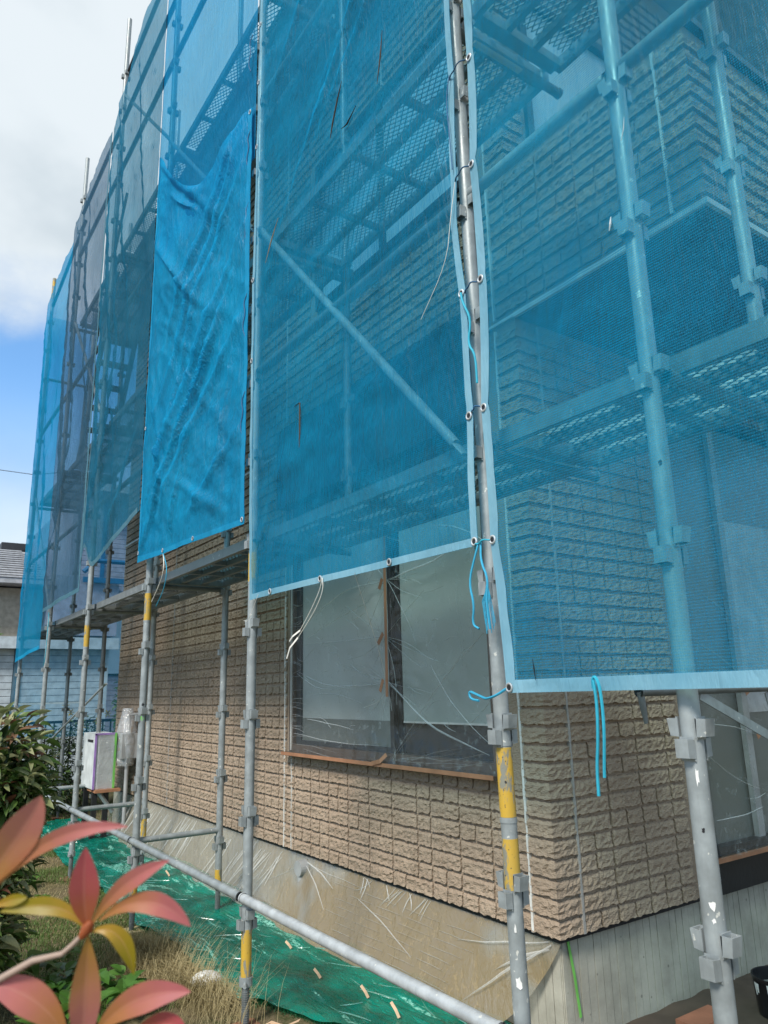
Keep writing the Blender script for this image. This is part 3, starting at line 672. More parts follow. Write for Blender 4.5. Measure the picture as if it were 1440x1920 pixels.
# walkway planks: hooked steel frames with expanded metal
def plank_meshes(Ln, W=.5):
    m = MB(); h = .055
    for x in (0, W-.028): m.box(x, x+.028, .03, Ln-.03, -h, 0)
    for x in (.158, .312): m.box(x, x+.028, .03, Ln-.03, -h*.8, -.006)
    n_ = max(2, round(Ln/.45)); bars = []
    for i in range(n_+1):
        y = .03+(Ln-.09)*i/n_; w_ = .055 if i in (0, n_) else .028; m2 = MB(); bars.append(m2)
        m2.box(.028, W-.028, y, y+w_, -h*.95, -.010) if i in (0, n_) else m2.box(.028, W-.028, y, y+w_, -h*.75, -.012)
    hk = MB()
    for x in (.03, W-.06):
        for y, s_ in ((.03, -1), (Ln-.03, 1)):
            hk.sweep([(x+.015, y, -.02), (x+.015, y+s_*.03, -.005), (x+.015, y+s_*.055, -.015), (x+.015, y+s_*.06, -.05)], [.014, .014, .012, .008], 8)
    e = MB(); dx, dy = .026, .052; r = .0022
    nx = int((W-.056)/dx); ny = int((Ln-.1)/dy)
    for j in range(ny*2):
        for i in range(nx):
            x = .028+i*dx+(dx/2 if j % 2 else 0); y = .05+j*dy/2
            if x+dx > W-.02: continue
            for s_ in (-1, 1):
                a = (x+dx/2, y, -.010); b = (x+dx/2+s_*dx/2, y+dy/2, -.010)
                ux, uy = -(b[1]-a[1]), (b[0]-a[0]); L_ = math.hypot(ux, uy); ux, uy = ux/L_*r, uy/L_*r
                e.add([(a[0]-ux, a[1]-uy, -.014), (a[0]+ux, a[1]+uy, -.014), (b[0]+ux, b[1]+uy, -.014), (b[0]-ux, b[1]-uy, -.014), (a[0], a[1], -.006), (b[0], b[1], -.006)],
                      [(0, 1, 2, 3), (1, 4, 5, 2), (4, 0, 3, 5)])
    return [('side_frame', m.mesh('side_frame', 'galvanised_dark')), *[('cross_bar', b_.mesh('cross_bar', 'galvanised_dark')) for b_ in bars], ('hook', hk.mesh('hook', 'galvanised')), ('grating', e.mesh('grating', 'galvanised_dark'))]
PM = {1.8: plank_meshes(1.8), 1.77: plank_meshes(1.77)}
def plank(label, x, y0, z, L=1.8):
    t = thing('walkway_plank', label, 'walkway', (x, y0, z), 'steel mesh walkway planks')
    for nm, me in PM[L]:
        o = link(nm, me, t)
        if nm == 'grating': o['kind'] = 'stuff'
    return t
lvn = [(.925, 'lowest'), (2.70, 'middle'), (4.60, 'top')]
for z, ln in lvn:
    for i in range(6):
        ys = [7.2, 5.4, 3.6, 1.8, 0., -1.8]; y0 = ys[i]
        if ln == 'top' and i in (0, 4, 5): continue
        bn = ['the far end bay', 'the bay beside the bush', 'the bay with the boxed unit', 'the bay of the bright sheet', 'the taped window bay', 'the stretch passing the nearest post'][i]
        plank(f'{ln} walkway plank of steel mesh in {bn}', .06, y0, z, 1.77 if i == 0 else 1.8)
# stairs between the lowest and the middle walkway
st = thing('scaffold_stair', 'dark steel stair flight climbing between the upper walkways behind the grey sheet', 'stair', (.3, 6.3, 2.7))
for x in (.12, .46): part('stringer', MB().sweep([(x, 5.70, 4.55), (x, 6.95, 2.74)], .028, 6), 'galvanised_dark', st)
for k in range(8): part('tread', MB().box(.13, .45, 5.75+k*.155, 5.88+k*.155, 4.36-k*.217, 4.385-k*.217), 'galvanised_dark', st)
part('handrail', MB().sweep([(.12, 5.5, 5.4), (.12, 6.85, 3.55), (.12, 6.9, 2.74)], .015, 8), 'galvanised_dark', st)
for lb, p0, p1, w_ in [('tan tape wrapped on the lowest walkway edge behind the near sheet', (.03, -.10, .83), (.03, -.28, .835), .022), ('yellowish tape on the middle cross tube behind the near sheet', (.10, .01, 2.585), (.36, .01, 2.585), .03), ('tan tape on the middle walkway edge behind the window sheet', (.04, 1.9, 2.60), (.30, 1.80, 2.60), .028)]:
    p0, p1 = Vector(p0), Vector(p1); q = (p0+p1)/2; solo('masking_tape', MB().sweep([p0, p1], w_/2, 6, flat=.3), 'tape_tan', lb, 'tape', (q.x, q.y, q.z-.01))

# ------------------------------------------------------------------ mesh sheets
def lerp(a, b, t): return a+(b-a)*t
def curve(pts):
    def f(z):
        if z <= pts[0][0]: return pts[0][1]
        for (a, va), (b, vb) in zip(pts, pts[1:]):
            if z <= b: return va+(vb-va)*(z-a)/(b-a)
        return pts[-1][1]
    return f
RING = None
def ring_mesh():
    m = MB(); n, k = 14, 6; R0, r = .0115, .0035
    vs = [((0+math.cos(2*math.pi*j/k)*r*.8), math.cos(2*math.pi*i/n)*(R0+math.sin(2*math.pi*j/k)*r), math.sin(2*math.pi*i/n)*(R0+math.sin(2*math.pi*j/k)*r)) for i in range(n) for j in range(k)]
    fs = [(i*k+j, i*k+(j+1) % k, ((i+1) % n)*k+(j+1) % k, ((i+1) % n)*k+j) for i in range(n) for j in range(k)]
    m.add(vs, fs); c = MB(); 
    return m.mesh('grommet', 'ring_metal', True), MB().sweep([(-.0006, 0, 0), (.0006, 0, 0)], R0*.85, 12, True).mesh('eyelet_hole', 'steel_black')
RING, HOLE = ring_mesh()
def net(name, label, yl, yr, zb, zt, mats, x0=-.060, nu=50, nv=110, bulge=.03, amp=.016, fold=.012, seed=0, rings=(), hems=('l', 'r', 'b'), hw=.045, tilt=35, loc=None, edge=.05, lines=(), scal=.0, topsag=0., grain=(2.2, 9), group='blue mesh sheets hung on the scaffold', sags=(), push=()):
    yl_, yr_ = (curve(yl) if isinstance(yl, list) else (lambda z: yl)), (curve(yr) if isinstance(yr, list) else (lambda z: yr))
    lines = list(lines); xr_ = random.Random(seed)
    for u_, w_ in rings:
        z_ = lerp(zb[0], zt[0], w_); ye = lerp(yl_(z_), yr_(z_), u_); sg = -1 if u_ < .5 else 1
        if .05 < u_ < .95:
            for dy in (-.12, .03, .14): lines.append((ye, z_, ye+dy+xr_.uniform(-.03, .03), z_+xr_.uniform(.14, .3), .010, .007))
        else:
            for dz in (-.10, .02, .12): lines.append((ye, z_, ye+sg*xr_.uniform(.14, .34), z_+dz+xr_.uniform(-.03, .03), .011, .008))
    zl_b, zr_b = zb; zl_t, zr_t = zt; ct, st_ = math.cos(R(tilt)), math.sin(R(tilt))
    def yz(u, w_):
        zbot = lerp(zl_b, zr_b, u); 
        for c_, d_, wd in sags: zbot -= d_*math.exp(-((u-c_)/wd)**2)
        z = lerp(zbot, lerp(zl_t, zr_t, u)-topsag*math.sin(math.pi*u)**1.5, w_)
        q_ = abs(math.sin(math.pi*(z-.52)/.45))**.7; a_, b_ = yl_(z)-scal*q_*(1+.5*nz3(z, seed, 0)), yr_(z)+scal*q_*(1+.5*nz3(z, seed, 4))
        return lerp(a_, b_, u), z
    def disp(u, w_):
        y, z = yz(u, w_); W = abs(yl_(z)-yr_(z))
        e = min(1, min(u, 1-u)*W/(edge*2.2)) ; e = e*e*(3-2*e); eb = min(1, w_*(zt[0]-zb[0])/.25); e *= (.35+.65*eb)
        a, b = y*ct+z*st_, -y*st_+z*ct
        n1 = nz3(a*grain[0]*.35, b*grain[0], seed); n2 = nz3(a*.9, b*grain[1]*.5+.6*n1, seed+5); n3 = nz3(a*2.2+n1, b*grain[1]+n1*2, seed+9)
        r1 = (1-abs(n2)*2); r1 = max(0, r1)**3; r2 = max(0, 1-abs(n3)*2.4)**3
        d = bulge*(.5+n1)*math.sin(math.pi*u) + amp*n1 + fold*r1 + fold*.55*r2 + .004*nz3(y*14, z*9, seed+2)
        for (yc, zc, wd, a_) in push: d -= a_*math.exp(-((y-yc)**2+(z-zc)**2)/wd**2)
        for (ya, za, yb_, zc_, wd, h_) in lines:
            vx, vz = yb_-ya, zc_-za; L2 = vx*vx+vz*vz; t_ = ((y-ya)*vx+(z-za)*vz)/L2
            if -.05 < t_ < 1.05:
                px_, pz_ = ya+vx*t_, za+vz*t_; sgn = ((y-px_)*vz-(z-pz_)*vx)/math.sqrt(L2)+.02*nz3(t_*3, ya*5, za*3); tp = max(0, math.sin(math.pi*min(1, max(0, .1+.85*t_))))
                k_ = sgn/wd; d += h_*tp*(math.exp(-k_*k_) if k_ > 0 else math.exp(-k_*k_*7))
        return max(d, -.012)*(.10+.90*e) + .002*nz3(y*20, z*6, seed)*(1-e)
    def P(u, w_, off=0.):
        y, z = yz(u, w_); return (x0+off-disp(u, w_), y, z)
    base = (x0, (yl_(zb[0])+yr_(zb[1]))/2, min(zb))
    t = thing(name, label, 'mesh sheet', base, group)
    part('mesh_cloth', MB().grid(lambda u, v: P(u, v), nu, nv), mats[0], t, True)
    Wm = abs(yl_(1)-yr_(1)); hu = hw/Wm; Hm = zt[0]-zb[0]; hv = hw/Hm
    if 'l' in hems: part('hem', MB().grid(lambda u, v: P(u*hu, v, -.003), 3, nv), mats[1], t, True)
    if 'r' in hems: part('hem', MB().grid(lambda u, v: P(1-hu+u*hu, v, -.003), 3, nv), mats[1], t, True)
    if 'b' in hems: part('hem', MB().grid(lambda u, v: P(hu+u*(1-2*hu), v*hv*.9, -.003), nu, 3), mats[1], t, True)
    if 't' in hems: part('hem', MB().grid(lambda u, v: P(hu+u*(1-2*hu), 1-hv*.8+v*hv*.8, -.003), nu, 2), mats[1], t, True)
    bl = abs_loc(t)
    for u, w_ in rings:
        p = P(u, w_, -.006); a = link('grommet', RING, t, Vector(wz(p))-bl); link('eyelet_hole', HOLE, a, (0, 0, 0))
    return t, P
nn = .045/1.8/2
P1, p1f = net('mesh_sheet', 'far end mesh sheet glowing light blue against open sky', 8.95, 7.32, (.54, .62), (5.62, 5.78), ('net_sky', 'hem_cyan'), nu=26, nv=70, lines=[(8.9,5.5,8.2,2.6,.09,.04),(8.4,5.4,7.6,2.4,.08,.04),(8.9,.7,7.8,2.6,.09,.04),(7.5,4.0,7.9,1.0,.08,.04)], scal=.012, seed=11, amp=.015, fold=.012, tilt=60, hems=('l', 'b'))
P2, p2f = net('mesh_sheet', 'weathered grey mesh sheet, second from the far end', 7.36, 5.56, (1.02, 1.05), (5.95, 6.15), ('net_grey', 'hem_teal'), nu=34, nv=80, lines=[(7.3,5.4,6.6,1.6,.09,.05),(7.0,5.8,6.2,2.2,.09,.05),(6.4,5.8,5.8,2.8,.08,.05),(7.3,1.2,6.0,3.0,.09,.05),(6.9,3.0,6.6,1.1,.07,.04),(5.8,4.2,5.65,1.4,.07,.04)], scal=.01, seed=23, amp=.012, fold=.01, tilt=55, hems=('b', 'r'), x0=-.060)
P3, p3f = net('mesh_sheet', 'dull teal mesh sheet with sagging lower left corner left of the bright one', [(1.0, 5.62), (2.5, 5.50)], 3.72, (1.10, 1.44), (6.12, 6.9), ('net_teal', 'hem_teal'), nu=40, nv=90, lines=[(5.5,5.8,4.6,2.0,.10,.05),(5.2,6.2,4.0,2.6,.10,.05),(5.5,4.4,4.9,1.4,.08,.05),(4.4,6.2,3.8,3.4,.08,.04),(5.5,1.3,4.2,3.2,.10,.05),(4.9,5.0,4.4,1.3,.07,.045),(3.8,2.2,4.8,1.15,.08,.04)], scal=.01, seed=31, amp=.015, fold=.012, tilt=40, hems=('l', 'b'), sags=((.08, -.32, .12),), x0=-.062)
P4b, _ = net('mesh_sheet', 'upper mesh sheet overlapping behind the bright wrinkled one', 3.76, 1.775, (3.4, 3.2), (7.8, 7.8), ('net_cyan_thin', 'hem_blue'), nu=40, nv=80, seed=41, amp=.006, fold=.006, tilt=50, x0=-.046, hems=())
P4, p4f = net('mesh_sheet', 'bright cyan wrinkled mesh sheet hanging in the middle of the scaffold', 3.68, 1.765, (1.03, .945), (4.50, 3.55), ('net_cyan', 'hem_cyan'), nu=60, nv=130, lines=[(1.9, 3.55, 3.3, 2.6, 0.072, 0.045), (1.88, 3.45, 3.6, 1.9, 0.056, 0.039), (1.95, 3.2, 2.9, 2.35, 0.04, 0.033), (1.86, 2.75, 3.45, 1.55, 0.064, 0.045), (1.9, 2.6, 3.0, 1.5, 0.04, 0.03), (1.87, 2.2, 3.3, 1.25, 0.056, 0.036), (3.62, 1.08, 2.1, 2.3, 0.064, 0.042), (3.6, 1.05, 2.6, 2.6, 0.048, 0.033), (3.62, 4.4, 2.2, 3.0, 0.064, 0.039), (3.62, 3.6, 2.3, 2.4, 0.048, 0.033), (2.2, 1.0, 1.92, 2.2, 0.04, 0.027), (3.3, 3.9, 2.6, 3.3, 0.032, 0.024), (3.64, 2.6, 2.9, 1.2, 0.048, 0.03), (2.0, 1.05, 2.9, 1.5, 0.05, 0.03), (3.0, 1.0, 2.5, 1.8, 0.04, 0.025), (1.9, 1.5, 2.6, 1.15, 0.04, 0.025)], scal=.012, topsag=.42, seed=47, amp=.014, fold=.012, tilt=42, rings=((.012, .02), (.30, .008), (.62, .008), (.988, .01), (.012, .3), (.988, .99)), x0=-.068, bulge=.02, grain=(2.4, 8))
P5, p5f = net('mesh_sheet', 'large mid blue mesh sheet in front of the taped window', [(.5, 1.70), (1.2, 1.735), (2.3, 1.745), (3.2, 1.725), (4.4, 1.70)], [(.5, -.033), (1., -.048), (1.3, -.050), (1.7, -.023), (2.2, -.043), (2.7, -.045), (3.5, -.015)], (.536, .517), (7.8, 7.8), ('net_mid', 'hem_blue'),
    nu=70, nv=170, lines=[(0.0, 3.9, 1.72, 2.1, 0.05, 0.024), (0.0, 3.6, 1.5, 2.3, 0.03, 0.018), (0.02, 3.75, 1.3, 2.75, 0.025, 0.018), (0.0, 1.75, 1.7, 1.55, 0.04, 0.018), (0.0, 1.35, 1.7, 1.05, 0.03, 0.021), (0.02, 1.25, 1.0, 1.12, 0.02, 0.015), (1.72, 0.6, 1.3, 1.2, 0.04, 0.015), (0.0, 0.6, 0.7, 0.95, 0.04, 0.015), (0.0, 2.2, 1.7, 2.0, 0.04, 0.015), (0.0, 5.0, 1.7, 3.2, 0.06, 0.024), (1.7, 1.05, 0.2, 1.45, 0.025, 0.014), (1.7, 1.15, 0.3, 1.75, 0.02, 0.012), (0.9, 0.56, 1.2, 1.0, 0.03, 0.014), (0.05, 2.6, 1.2, 2.35, 0.03, 0.014)], scal=.008, seed=53, amp=.010, fold=.006, tilt=12, bulge=.02, hw=.030, rings=((.15, .0022), (.43, .0022), (.72, .0022), (.992, .002), (.99, .060), (.99, .122), (.008, .182), (.008, .25), (.008, .37), (.008, .432), (.008, .49)))
P6, p6f = net('mesh_sheet', 'nearest mesh sheet filling the right side in front of the near posts', [(.06, -.124), (.5, -.092), (.95, -.084), (1.4, -.107), (1.85, -.098), (2.3, -.117), (3.5, -.09)], -3.0, (.062, .074), (7.6, 7.6), ('net_blue', 'hem_blue'),
    nu=80, nv=200, lines=[(-.12,.50,-.50,.08,.03,.012),(-.10,.52,-1.6,.75,.02,.006),(-.12,1.86,-1.6,2.0,.03,.010),(-.10,.97,-1.3,1.25,.02,.006),(-.1,2.3,-1.5,3.0,.03,.010),(-.66,1.5,-1.6,1.3,.02,.006)], scal=.004, seed=61, amp=.006, fold=.004, tilt=14, bulge=.01, hw=.040, rings=((.005, .002), (.005, .061), (.005, .119), (.005, .179), (.005, .239), (.005, .297)), edge=.03, x0=-.060)
# end sheet closing the far gable of the scaffold
m = MB(); m.grid(lambda u, v: (lerp(-.03, 2.2, u), 9.02+.03*nz3(u*6, v*9, 3), lerp(-.42, 5.5, v)), 20, 50)
solo('mesh_sheet', m, 'net_pale', 'end mesh sheet closing the far side of the scaffold, seen in front of the shed', 'mesh sheet', (1.0, 9.02, -.42), 'blue mesh sheets hung on the scaffold', True)

# cords and ties
def cord(label, pts, r, mat, n=6, name='cord', group='tie cords'):
    # smooth the polyline
    q = [Vector(p)+Vector((-.026, -.031, 0)) for p in pts]
    for _ in range(2): q = [q[0]] + [x for a, b in zip(q, q[1:]) for x in (a*.75+b*.25, a*.25+b*.75)] + [q[-1]]
    c = sum(q, Vector())/len(q); c.z = min(p.z for p in q)
    return solo(name, MB().sweep(q, r, n), mat, label, 'cord', tuple(c), group, True)
xc = -.052
cord('light blue cord loop hanging below the near sheet in front of the siding', [(xc, -.425, .07), (xc-.004, -.428, .095), (xc-.006, -.44, .10), (xc-.006, -.452, .07), (xc-.004, -.452, -.02), (xc, -.437, -.12), (xc, -.435, -.145)], .0042, 'cord_cyan')
cord('second light blue cord strand hanging beside the loop, with frayed tip', [(xc-.006, -.432, .09), (xc-.002, -.434, .03), (xc, -.425, -.06), (xc, -.414, -.12), (xc, -.412, -.19)], .0042, 'cord_cyan')
cord('white string hanging from the lower hem of the window sheet', [(xc, .965, .545), (xc, .98, .50), (xc, 1.06, .42), (xc, 1.16, .34)], .0016, 'cord_white')
cord('second white string on the same eyelet, drooping left', [(xc, .962, .545), (xc, .955, .49), (xc, 1.03, .41), (xc, 1.18, .31)], .0016, 'cord_white')
def ribbon(label, pts, w, mat, name='tape_strip', cat='tape', group=None, nrm=(1, 0, 0)):
    q = [Vector(p)+Vector((-.026, -.031, 0))*(p[0] < -.03) for p in pts]; n_ = Vector(nrm); vs = []
    for i, p in enumerate(q):
        d = (q[min(i+1, len(q)-1)]-q[max(i-1, 0)]).normalized(); s_ = d.cross(n_).normalized()*w/2; vs += [p-s_-n_*.0008, p+s_-n_*.0008, p+s_+n_*.0008, p-s_+n_*.0008]
    fs = [(0, 1, 2, 3)]
    for i in range(len(q)-1):
        a, b = i*4, i*4+4
        for k in range(4): fs.append((a+k, b+k, b+(k+1) % 4, a+(k+1) % 4))
    k = (len(q)-1)*4; fs.append((k+3, k+2, k+1, k))
    c = sum(q, Vector())/len(q); c.z = min(p.z for p in q)
    return solo(name, MB().add(vs, fs), mat, label, cat, tuple(c), group)
ribbon('flat white tape tail at the end of the longer string', [(xc, 1.18, .31), (xc-.01, 1.235, .27), (xc-.005, 1.275, .225)], .009, 'cord_white')
ribbon('flat white tape tail at the end of the shorter string', [(xc, 1.16, .34), (xc-.01, 1.21, .318), (xc, 1.26, .30)], .008, 'cord_white')
cord('blue cord bundle hanging at the meeting point of the two front sheets, left strand', [(-.05, -.02, .52), (-.055, .0, .47), (-.055, .03, .40), (-.055, .01, .33), (-.05, .03, .27), (-.05, -.0, .255)], .0036, 'cord_blue')
cord('blue cord bundle hanging at the meeting point of the two front sheets, right strand', [(-.05, -.03, .52), (-.055, -.03, .46), (-.055, -.06, .40), (-.055, -.045, .33), (-.05, -.05, .25)], .0036, 'cord_blue')
fr = MB()
for k in range(9): fr.sweep([(-.055, -.055+.001*k, .40-.004*k), (-.055, -.07+.005*k, .34), (-.052+.002*(k % 3), -.05+.006*k-.03, .27-.01*(k % 4))], .0014, 5)
solo('cord', fr, 'cord_blue', 'frayed blue rope end at the sheet corner beside the post', 'cord', (-.05, -.05, .24), 'tie cords')
for k, (z, a, b) in enumerate([(.522, -.066, -.0), (.965, -.058, -.02), (1.405, -.078, -.02), (1.86, -.074, -.0), (2.30, -.088, .0)]):
    nm = ['lowest', 'second', 'third', 'fourth', 'fifth'][k]
    cord(f'{nm} cord tying the near sheet to the post at the gap, counted from below', [(-.045, a, z), (-.06, lerp(a, b, .3), z+.004), (-.055, lerp(a, b, .6), z-.008), (-.045, b+.004, z+.002), (-.02, b+.03, z-.015)], .0026, 'cord_cyan' if k == 0 else 'cord_dark')
cord('blue cord knotted round the post at the near sheet lower corner', [(-.04, -.096, .075), (-.05, -.06, .055), (-.035, .0, .045), (-.02, .035, .05), (-.03, .055, .06), (-.03, .085, .07), (-.03, .08, .045), (-.03, .04, .04)], .004, 'cord_blue')
cord('tangle of light blue cord hanging in the gap between the front sheets', [(-.05, .0, 1.40), (-.055, -.01, 1.36), (-.05, -.045, 1.28), (-.05, -.02, 1.20), (-.05, -.055, 1.15), (-.045, -.05, 1.05)], .004, 'cord_cyan')
cord('thin pale thread looping down the upper right of the window sheet', [(-.05, .0, 1.84), (-.055, .03, 1.7), (-.055, .06, 1.55), (-.055, .22, 1.40)], .0012, 'cord_white')
cord('dark cord running down the right edge of the window sheet', [(-.05, .0, 2.30), (-.055, .02, 2.2), (-.055, .01, 2.05), (-.05, .01, 1.9)], .002, 'cord_dark')
cord('thin white string trailing from the bright sheet over the walkway', [(-.05, 3.1, 1.0), (-.055, 3.05, .9), (-.05, 3.12, .82), (-.05, 3.3, .70)], .003, 'cord_white')
cord('blue string beside the white one under the bright sheet', [(-.05, 3.1, 1.0), (-.055, 2.98, .88), (-.05, 3.05, .75), (-.05, 3.2, .66)], .003, 'cord_blue')
cord('light blue string hanging below the teal sheet', [(-.05, 6.9, .98), (-.05, 6.88, .8), (-.05, 6.9, .5), (-.05, 6.95, .42)], .004, 'cord_cyan')
cord('thin wire leading from sheet corner down to the jack post coupler', [(-.05, 1.60, .55), (-.05, 1.68, .46), (-.04, 1.74, .43), (-.035, 1.80, .44)], .0012, 'cord_white')
cord('thread drooping across the film of the taped window', [(-.045, .72, .53), (.2, .95, .30), (.5, 1.3, .12), (.75, 1.72, .02), (.88, 2.1, -.02)], .0009, 'cord_white', 4)
for k in range(5):
    z0 = [2.3, 2.9, 3.4, 4.1, 1.7][k]; nm = ['lower middle', 'middle', 'upper', 'topmost', 'lowest'][k]
    cord(f'{nm} dark cord tangle where bright and window sheets meet', [(-.045, 1.82, z0), (-.055, 1.85, z0-.05), (-.05, 1.83, z0-.12), (-.055, 1.86, z0-.2), (-.045, 1.84, z0-.26)], .003, 'cord_dark')
# small stains, tears and bits on the sheets
def speck(label, y, z, pts, mat='stain_brown', x=-.082, name='stain', r=.004):
    q = [(x, y+a, z+b) for a, b in pts]; return solo(name, MB().sweep(q, [r*.3]+[r]*(len(q)-2)+[r*.3], 6, flat=.3), mat, label, 'stain', (x, y, z+min(b for a, b in pts)))
for lb, y, z, pts, mt in [('brown smear high on the window sheet', .78, 2.78, [(-.06, .10), (-.02, .03), (.03, -.08), (.05, -.14)], 'stain_brown'), ('small curved brown streak below the long smear', .68, 2.62, [(-.08, .03), (0, -.01), (.05, .0)], 'stain_brown'),
                        ('tan streak at mid height of the window sheet', 1.46, 2.45, [(-.08, .09), (.0, .0), (.07, -.10)], 'tape_tan'), ('brown hook-shaped mark left of the brace', 1.15, 1.30, [(.04, .10), (-.02, .10), (-.02, -.05), (-.015, -.12)], 'stain_brown'),
                        ('dark red slit near the top of the window sheet', .40, 2.75, [(-.02, .12), (.0, .0), (.03, -.12)], 'stain_brown')]: speck(lb, y, z, pts, mt)
speck('white fleck on the near sheet above the walkway', -.66, 1.30, [(0, .02), (.004, -.0), (.01, -.018)], 'paint_white', -.078, 'fleck', .0045)
speck('thin pale thread stuck high on the near sheet', -.73, 1.55, [(-.006, .035), (.0, .0), (.012, -.03)], 'paint_white', -.078, 'fleck', .0022)
speck('tiny dark tear near the bottom hem of the near sheet', -.25, .125, [(0, .03), (-.003, 0), (-.006, -.03)], 'steel_black', -.078, 'fleck', .003)

# ------------------------------------------------------------------ masking film
def crease(mb, p0, p1, w, nrm, bend=.05, seg=9, lift=.003):
    p0, p1, n_ = Vector(p0), Vector(p1), Vector(nrm); d = p1-p0; s_ = d.cross(n_).normalized(); L = d.length; vs = []; k = random.uniform(-1, 1)*bend*L
    for i in range(seg+1):
        t = i/seg; p = p0+d*t + s_*(k*math.sin(math.pi*t) + .012*L*nz3(p0.y*9+t*3, p0.z*7, k)) ; ww = w*(math.sin(math.pi*min(1, .12+t*.88))**.8)*.5+w*.06
        vs += [p-s_*ww, p+n_*(lift+ww*.4), p+s_*ww]
    mb.add(vs, [(i*3+j, i*3+j+1, i*3+j+4, i*3+j+3) for i in range(seg) for j in (0, 1)])
def film_thing(name, label, base, cloth, cloth_mat, creases, crease_mat, nu, nv, group=None):
    t = thing(name, label, 'plastic film', base, group)
    part('film', MB().grid(cloth, nu, nv), cloth_mat, t, True)
    o = part('crease', creases, crease_mat, t, True); o['kind'] = 'stuff'; return t
# left window film
nodes = [(1.90, 1.0), (1.90, .73), (1.93, .39), (1.92, .12), (1.88, -.31)]
def wfilm(u, v):
    y = lerp(3.17, .99, u); z = lerp(-.338, 1.43, v); x = XW-.020
    d = .006*nz3(y*4, z*4, 2)
    for ny, nzz in nodes:
        dd = math.hypot(y-ny, z-nzz); a = math.atan2(z-nzz, y-ny); d += .007*math.exp(-dd*3.2)*math.sin(a*13+nzz*7+2*nz3(y*3, z*3, 1))*(dd > .02)
    if v < .12: x -= (.12-v)/.12*.035
    if v < .10 and u > .42: d += .012*math.sin(u*60+3*nz3(y*5, 0, 0))*(1-v/.10)
    return (x-abs(d), y, z)
cr = MB()
for (ny, nzz) in nodes:
    for k in range(9):
        a = random.uniform(-2.9, -.15) if random.random() < .5 else random.uniform(-.6, .6)+random.choice((0, math.pi)); L_ = random.uniform(.12, .55); y1, z1 = ny+math.cos(a)*L_, nzz+math.sin(a)*L_
        if not (1.03 < y1 < 3.1 and -.30 < z1 < 1.4): continue
        crease(cr, (XW-.027, ny, nzz), (XW-.024, y1, z1), random.uniform(.0012, .004), (-1, 0, 0), .08)
for p0, p1, w_ in [((1.9, .12), (1.06, -.24), .016), ((1.86, .73), (1.10, .86), .018), ((1.9, .73), (2.9, .56), .009), ((1.95, .39), (2.95, .40), .008), ((1.95, .12), (3.05, .22), .009), ((1.95, .12), (2.6, .08), .006), ((1.9, -.31), (1.2, .28), .005), ((2.9, -.1), (2.3, -.16), .010), ((3.05, .21), (2.5, .09), .007),
                   ((3.1, -.2), (2.0, -.24), .009), ((1.05, .35), (1.4, .12), .005), ((1.5, .2), (1.06, -.18), .006), ((1.45, .98), (1.0, .8), .014), ((2.9, .05), (2.2, -.0), .004), ((2.9, .45), (2.1, .62), .006)]:
    crease(cr, (XW-.026, *p0), (XW-.026, *p1), w_*.75, (-1, 0, 0), .07)
for k in range(46):
    y0 = random.uniform(1.1, 3.0); z0 = random.uniform(-.15, 1.2); a = random.uniform(-.5, .5)+random.choice((0, math.pi)); L_ = random.uniform(.05, .2); crease(cr, (XW-.024, y0, z0), (XW-.024, y0+math.cos(a)*L_, z0+math.sin(a)*L_), random.uniform(.0015, .004), (-1, 0, 0), .15)
for k in range(30):
    z0 = random.uniform(-.25, 1.2); crease(cr, (XW-.024, 3.13, z0), (XW-.024, random.uniform(2.92, 3.02), z0+random.uniform(-.03, .03)), .003, (-1, 0, 0))
for p0, p1 in [((1.88, -.31), (1.3, -.24)), ((1.86, -.31), (1.1, -.285)), ((1.7, -.31), (1.25, -.22)), ((1.55, -.315), (1.08, -.235)), ((1.4, -.318), (1.06, -.27)), ((2.9, -.30), (2.1, -.31)), ((3.1, -.27), (2.5, -.305))]: crease(cr, (XW-.052, *p0), (XW-.036, *p1), .0035, (-1, 0, .3), .04)
film_thing('masking_film', 'clear masking film stretched over the left ground-floor window', (XW-.03, 2.0, -.34), wfilm, 'film_window', cr, 'film_crease', 90, 80)
def rfilm(u, v):
    x = lerp(2.07, 4.5, u); z = lerp(-.80, 1.6, v); return (x, YW-.045-.008*abs(nz3(x*4, z*3, 7))-(.03*(1-v/.1) if v < .1 else 0), z)
cr = MB()
for p0, p1 in [((2.1, .02), (2.55, -.15)), ((2.12, -.14), (2.6, -.22)), ((2.1, -.30), (2.6, -.52)), ((2.2, .05), (2.5, .12)), ((2.1, .3), (2.6, .05)), ((2.1, -.62), (2.55, -.6)), ((2.15, .6), (2.6, .4)), ((2.12, .9), (2.7, 1.1))]:
    crease(cr, (p0[0], YW-.055, p0[1]), (p1[0], YW-.055, p1[1]), .007, (0, -1, 0), .08)
for k in range(24):
    x0_ = random.uniform(2.12, 3.2); z0_ = random.uniform(-.78, 1.2); crease(cr, (x0_, YW-.054, z0_), (x0_+random.uniform(.05, .2), YW-.054, z0_+random.uniform(-.1, .06)), .003, (0, -1, 0), .1)
film_thing('masking_film', 'dark reflective masking film over the right window beside the thick near post', (3.2, YW-.05, -.82), rfilm, 'film_window', cr, 'film_crease', 40, 40)
